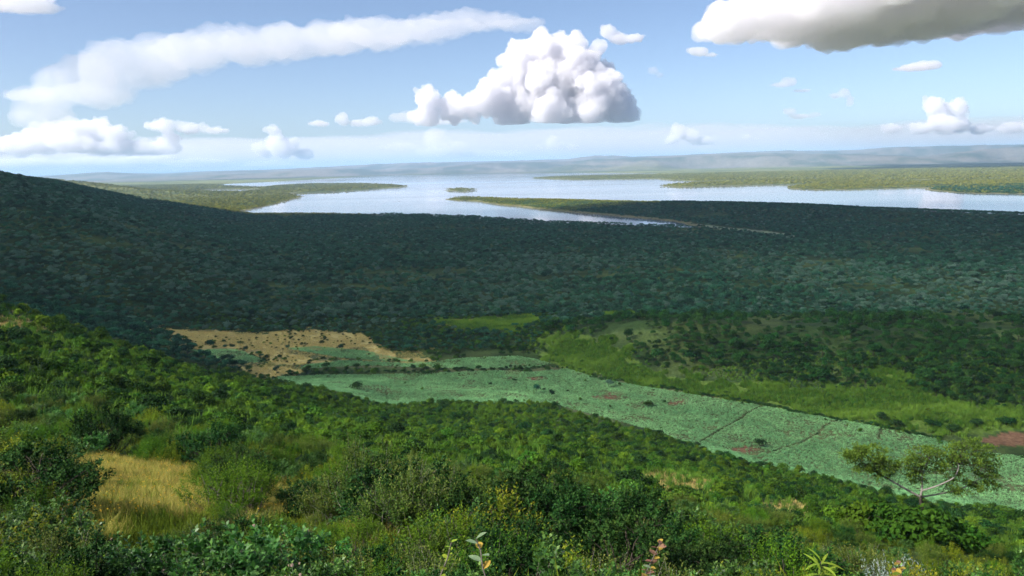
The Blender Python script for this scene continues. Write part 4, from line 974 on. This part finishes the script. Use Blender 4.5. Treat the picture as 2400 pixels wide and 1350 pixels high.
# hedge between the two crop plots, and the dark bushes along the far field edge
for px in np.arange(655, 1245, 9.5):
    py = np.interp(px, [655, 720, 860, 1000, 1080, 1160, 1250], [884, 879, 876, 876, 870, 868, 872]); dense = 900 < px < 1090
    if not dense and r0.random() < .3: continue
    lab = 'dense dark hedge bush between the two crop plots' if dense else 'separate small hedge bush between the two crop plots'
    valley_plant(px + r0.normal() * 2, py + r0.normal() * 1.2, (13 if dense else 10) * r0.uniform(.8, 1.2), 'bush', lab, 'bush', lab, 1.0)
for px in np.arange(1175, 1345, 11):
    valley_plant(px, np.interp(px, [1175, 1240, 1345], [868, 866, 868]) - r0.uniform(0, 6), 9 * r0.uniform(.8, 1.3), 'bush', 'little dark bush at the narrow far corner of the crop', 'bush', 'little dark bushes at the narrow far corner of the crop', 1.2)
EDGE = [(1330, 862), (1400, 886), (1500, 903), (1620, 923), (1760, 946), (1900, 973), (2020, 993), (2110, 1010), (2200, 1028)]
for px in np.arange(1335, 2200, 12):
    py = np.interp(px, [e[0] for e in EDGE], [e[1] for e in EDGE])
    lab = 'low dark bush lining the far edge of the crop field, %s half' % ('left' if px < 1750 else 'right')
    valley_plant(px, py - 1 + r0.normal() * 1.5, 16 * r0.uniform(.8, 1.4), 'bush', lab, 'bush', lab, .5)
for k in range(45):      # scattered bushes of the dry grass
    px, py = r0.uniform(640, 870), r0.uniform(778, 812)
    p = gp(px, py)
    if zone('dry', np.array([p[0]]), np.array([p[1]]))[0]: valley_plant(px, py, r0.uniform(4, 10), 'bush', 'tiny dark bush dotted over the right dry grass', 'bush', 'tiny dark bushes dotted over the dry grass', 1.0)

# ------------------------------------------------------------------ the spreading tree at the lower right
TD = 62.0; tb = np.array([*wxy(2168, TD), 0.0]); tb[2] = float(H(tb[0], tb[1]))
def tp3(px, py, dd=0.0): return at_depth([px], [py], [TD + dd])[0]
def limb(pts, ra, rb):
    P = np.array([tp3(*q) for q in pts]); n = len(P) * 3; t = np.linspace(0, len(P) - 1, n); i = np.arange(len(P))
    Q = np.column_stack([np.interp(t, i, P[:, k]) for k in range(3)]); Q[1:-1] = .25 * Q[:-2] + .5 * Q[1:-1] + .25 * Q[2:]
    return Q, np.linspace(ra, rb, n)
base_pt = tb.copy(); base_pt[2] -= .4
root = bpy.data.objects.new('spreading_tree', None); col.objects.link(root); root.location = tuple(tb)
tag(root, 'spreading tree with crooked pale limbs and thin yellow green crown at lower right', 'tree')
def rel(L): return [(p - tb, r) for p, r in L]
trunk = limb([(2172, float(pix([tb])[1][0]) + 6), (2168, 1226), (2164, 1200), (2157, 1172), (2158, 1160)], .17, .12)
limbs = [limb([(2158, 1165), (2130, 1150), (2095, 1130), (2068, 1115), (2050, 1105, .5)], .10, .05), limb([(2158, 1162), (2162, 1140), (2160, 1118), (2168, 1095), (2178, 1075)], .09, .035),
         limb([(2158, 1165), (2200, 1158, .8), (2250, 1148, 1.2), (2285, 1128, 1.2), (2320, 1110, 1)], .07, .03), limb([(2160, 1150), (2195, 1140, -.6), (2238, 1120, -.8), (2250, 1090, -.8), (2232, 1075, -.8)], .07, .03)]
tw = []; tips = []
lobes = [((2035, 1072), 52, 34, 60), ((2005, 1062), 26, 20, 24), ((2065, 1100), 30, 26, 26), ((2170, 1078), 46, 32, 44), ((2150, 1110), 26, 24, 20), ((2270, 1062), 62, 30, 60), ((2310, 1095), 32, 36, 34), ((2235, 1090), 34, 30, 30), ((2110, 1090), 24, 18, 16), ((2250, 1140), 40, 18, 22), ((2310, 1140), 30, 16, 14)]
starts = [limbs[0][0], limbs[0][0], limbs[0][0], limbs[1][0], limbs[1][0], limbs[3][0], limbs[2][0], limbs[3][0], limbs[0][0], limbs[2][0], limbs[2][0]]
for (c, rx, ry, n), st in zip(lobes, starts):
    for k in range(n):
        a = r0.uniform(0, 6.28); q = math.sqrt(r0.uniform(0, 1)); e = tp3(c[0] + math.cos(a) * rx * q, c[1] + math.sin(a) * ry * q, r0.normal() * rx * .016)
        d = np.linalg.norm(st - e, axis=1); s0 = st[min(len(st) - 1, int(d.argmin()) + 0)]
        if k % 2 == 0 or d.min() < .6: Q = bend(s0, e, r0, 6, .13); tw.append((Q, np.linspace(.024, .006, 6)))
        else:
            j = tw[int(r0.integers(max(0, len(tw) - 8), len(tw)))][0][3] if tw else s0; Q = bend(j, e, r0, 5, .12); tw.append((Q, np.linspace(.014, .005, 5)))
        tips.append(e)
link('trunk', tubes_mesh('trunk', rel([trunk]), M['dark_bark'], 8), root)
for l in limbs: link('limb', tubes_mesh('limb', rel([l]), M['pale_bark'], 7), root)
link('twigs', tubes_mesh('twigs', rel([(a_, b_ * .7) for a_, b_ in tw]), M['dark_bark'], 4), root)
tips = np.array(tips); n = len(tips) * 40; ti = np.repeat(np.arange(len(tips)), 40)
o_ = rdir(r0, n) * r0.uniform(.03, .48, n)[:, None] * np.array([1, 1, .5]); d_ = unit(o_ + UP * .15 + r0.normal(size=(n, 3)) * .2)
M['leaf_spread'] = leaf_mat('leaf_spread', (.07, .17, .02), (.17, .29, .04), None, .35)
link('foliage', leaves_mesh('foliage', tips[ti] - tb + o_, d_, unit(UP + r0.normal(size=(n, 3)) * .6), r0.uniform(.12, .22, n), r0.uniform(.08, .13, n), M['leaf_spread'], np.clip(r0.normal(.5, .25, n), 0, 1)), root)

for k, (dx, dy, s) in enumerate(((-2.4, -2.0, 2.3), (-.4, -2.6, 2.5), (1.7, -2.0, 2.4), (3.8, -1.5, 2.0), (-4.6, -1.2, 2.0))):
    x, y = tb[0] + dx, tb[1] + dy; (BUSH + BUSHL)[k].place((x, y, float(H(x, y))), s, k * 1.3, 'leafy bush crowding the trunk of the spreading tree', 'bush', 'bushes round the spreading tree')
# small dark tree in front of the golden grass, with a bare trunk
p = gp(566, 1190, 0.0); s_ = 135 * p[1] / FPX
tr = bpy.data.objects.new('small_tree', None); col.objects.link(tr); tr.location = tuple(p)
tag(tr, 'small dark crooked tree with bare trunk between the golden grass patches', 'tree')
f1, st1 = shrub(301, M['leaf_dark'], M['dark_bark'], 1.15 * s_, .52 * s_, 46, 9, 15, .06 * s_ / 1.6, .034 * s_ / 1.6, .2 * s_, .4, 0, .38)
link('foliage', f1, tr); link('stems', st1, tr)
link('trunk', tubes_mesh('trunk', [(bend(np.array([.05 * s_, 0, -.2]), np.array([0, 0, .5 * s_]), np.random.default_rng(3), 6, .06), np.linspace(.05, .03, 6) * s_)], M['dark_bark'], 6), tr)

# red leaved sapling, obovate leaved sapling, strap leaved plant, flower heads
def flat_leaf(name, L, W, mat, fold=.15, curl=.1, n=7):
    t = np.linspace(0, 1, n); w = W * .5 * np.sin(math.pi * np.clip(t * .97 + .015, 0, 1)) ** .8
    v = np.vstack([np.column_stack([t * L, -w, w * fold * 2 - curl * L * t ** 2]), np.column_stack([t * L, 0 * t, -curl * L * t ** 2]), np.column_stack([t * L, w, w * fold * 2 - curl * L * t ** 2])])
    i = np.arange(n - 1); F = np.vstack([np.column_stack([i, i + 1, n + i + 1, n + i]), np.column_stack([n + i, n + i + 1, 2 * n + i + 1, 2 * n + i])])
    return mesh_np(name, v, F, mat, True, {'lv': ('FACE', 'FLOAT', np.full(len(F), .5))})
def leafy_stem(name, label, px, D, h, nleaf, L, W, mats, up_=.4, lean=.1, curl=.1, cat='sapling', low=.25, z_off=0.0):
    x, y = wxy(px, D); z = float(H(x, y)); r_ = np.random.default_rng(int(px)); root = bpy.data.objects.new(name, None); col.objects.link(root); root.location = (x, y, z)
    tag(root, label, cat)
    top = np.array([r_.normal() * lean * h, r_.normal() * lean * h, h]); S = bend(np.array([0, 0, -.05]), top, r_, 8, .05)
    link('stem', tubes_mesh('stem', [(S, np.linspace(.009, .004, 8))], M['bark'], 5), root)
    mesh = [flat_leaf('leaf', L, W, m, .12, curl) for m in mats]
    for k in range(nleaf):
        t = low + (1 - low) * k / max(1, nleaf - 1); q = np.array([np.interp(t * 7, np.arange(8), S[:, j]) for j in range(3)])
        o = link('leaf', mesh[k % len(mesh)], root, tuple(q)); s = r_.uniform(.75, 1.15) * (1.1 - .3 * t)
        o.rotation_euler = (r_.normal() * .2, -up_ * r_.uniform(.3, 1.3) , k * 2.4 + r_.normal() * .3); o.scale = (s, s, s)
    return root
M['leaf_red'] = leaf_mat('leaf_red', (.16, .085, .055), (.30, .17, .11), None, .25)
M['leaf_ochre'] = leaf_mat('leaf_ochre', (.30, .22, .04), (.45, .33, .06), None, .25)
M['leaf_pale'] = leaf_mat('leaf_pale', (.16, .24, .13), (.26, .36, .20), None, .25)
M['leaf_strap'] = leaf_mat('leaf_strap', (.16, .27, .025), (.30, .42, .05), None, .3)
leafy_stem('sapling', 'red brown leaved sapling at the bottom right of the middle', 1442, 6.2, 1.25, 34, .08, .05, [M['leaf_red'], M['leaf_red'], M['leaf_ochre']], .35, .16)
leafy_stem('sapling', 'pale round leaved sapling poking up at the bottom edge', 1122, 4.6, .90, 14, .10, .06, [M['leaf_pale'], M['leaf_pale'], M['leaf_ochre']], .5, .08, .05)
leafy_stem('sapling', 'small bright green sprig at the bottom edge left of the pale sapling', 1032, 4.8, .93, 22, .06, .04, [M['leaf_strap']], .5, .05)
leafy_stem('strap_leaf_plant', 'bright yellow green strap leaved plant at the lower right', 1962, 9.0, 1.05, 15, .30, .05, [M['leaf_strap']], .75, .05, .45, 'plant', .75)
leafy_stem('sapling', 'ochre leaved seedling just right of the red brown sapling', 1490, 5.6, .9, 26, .09, .05, [M['leaf_ochre'], M['leaf_pale']], .4, .1)
leafy_stem('sapling', 'rusty leaved seedling near the lower right edge', 2140, 6.2, .8, 34, .10, .05, [M['leaf_red'], M['leaf_ochre']], .4, .1)
leafy_stem('sapling', 'ochre tipped seedling at the bottom right', 2200, 6.0, .75, 34, .10, .05, [M['leaf_ochre'], M['leaf_strap']], .4, .1)
M['petal'] = plain_mat('petal', (.62, .48, .38), .7, (.55, .36, .30), 30)
M['yellow_petal'] = plain_mat('yellow_petal', (.75, .45, .03), .7)
M['red_petal'] = plain_mat('red_petal', (.55, .06, .02), .7)
def head_mesh(name, r, mat, n=9, dome=.5):
    r_ = np.random.default_rng(4); o = rdir(r_, n * 3); o[:, 2] = np.abs(o[:, 2]) * dome; d = unit(o + UP * .4)
    return leaves_mesh(name, o * r * .6 - d * r * .2, np.cross(d, rdir(r_, n * 3)), d, r * .8, r * .7, mat, np.full(n * 3, .5))
HEAD = head_mesh('flower_head', .03, M['petal']); YH = head_mesh('flower', .035, M['yellow_petal'], 4, .3)
fl_par = [o for o in col.objects if o.get('label', '').startswith('broad leaved') and 'bottom left' in o.get('label', '')]
for o in fl_par:
    sc_ = o.scale[0]; szz = o.scale[2]; nfl = 26 if 'most' in o['label'] else 9
    me = [c for c in o.children if c.name.startswith('foliage')][0].data
    co = np.zeros(len(me.vertices) * 3, np.float32); me.vertices.foreach_get('co', co); co = co.reshape(-1, 3)
    out_ = co[(co[:, 2] > .45)]; sco = out_[:, 2] + np.hypot(out_[:, 0], out_[:, 1]) * .8; out_ = out_[sco > np.quantile(sco, .86)]
    for k in r0.choice(len(out_), nfl, False):
        f = link('flower_head', HEAD, o, tuple(out_[k] * 1.03)); s = r0.uniform(.6, 1.1); f.scale = (s / sc_, s / sc_, s / szz)
# yellow flowers in the golden grass
P = zone_pts('gold', .9); P = P[(P[:, 0] < -6)]
YF = loose('flower', YH); P2 = []
cpx, cpy = pix(P)
for i in range(len(P)):
    if r0.random() < .6:
        for k in range(int(r0.integers(3, 9))): P2.append(P[i] + np.array([r0.normal() * .22, r0.normal() * .22, r0.uniform(.62, .95)]))
P2 = np.array(P2)
scatter('yellow_flowers', 'scattered yellow flowers above the golden grass', 'flowers', P2, r0.uniform(.5, 1.0, len(P2)), [YF], tilt=.3, seed=21)

# two specks of boats far out on the lake
def boat_mesh():
    n = 9; t = np.linspace(-1, 1, n); w = .45 * (1 - np.abs(t) ** 2.2); V = []
    for a, b in zip(t, w):
        sh_ = .18 * a * a; V += [(a * 2.6, -b, .45 + sh_), (a * 2.6, -b * .6, -.1 + sh_), (a * 2.6, b * .6, -.1 + sh_), (a * 2.6, b, .45 + sh_), (a * 2.6, b * .75, .40 + sh_), (a * 2.6, 0, .08 + sh_), (a * 2.6, -b * .75, .40 + sh_)]
    F = [(i * 7 + j, i * 7 + (j + 1) % 7, (i + 1) * 7 + (j + 1) % 7, (i + 1) * 7 + j) for i in range(n - 1) for j in range(7)]
    return mesh_np('hull', np.array(V), np.array(F), plain_mat('boat_wood', (.03, .025, .02), .8), True)
BM = boat_mesh()
for px, py, a, lab in ((936, 472.5, .4, 'tiny dark boat out on the lake, left of two'), (980, 471.5, 2.2, 'tiny dark boat out on the lake, right of two')):
    q = at_z([px], [py])[0]; b = bpy.data.objects.new('boat', None); col.objects.link(b); b.location = (q[0], q[1], 0); b.rotation_euler = (0, 0, a); tag(b, lab, 'boat', 'boats on the lake')
    link('hull', BM, b); link('thwart', mesh_np('thwart', np.array([(-.1, -.35, .36), (.1, -.35, .36), (.1, .35, .36), (-.1, .35, .36), (-.1, -.35, .40), (.1, -.35, .40), (.1, .35, .40), (-.1, .35, .40)]), np.array([(0, 3, 2, 1), (4, 5, 6, 7), (0, 1, 5, 4), (1, 2, 6, 5), (2, 3, 7, 6), (3, 0, 4, 7)]), M['bark']), b)
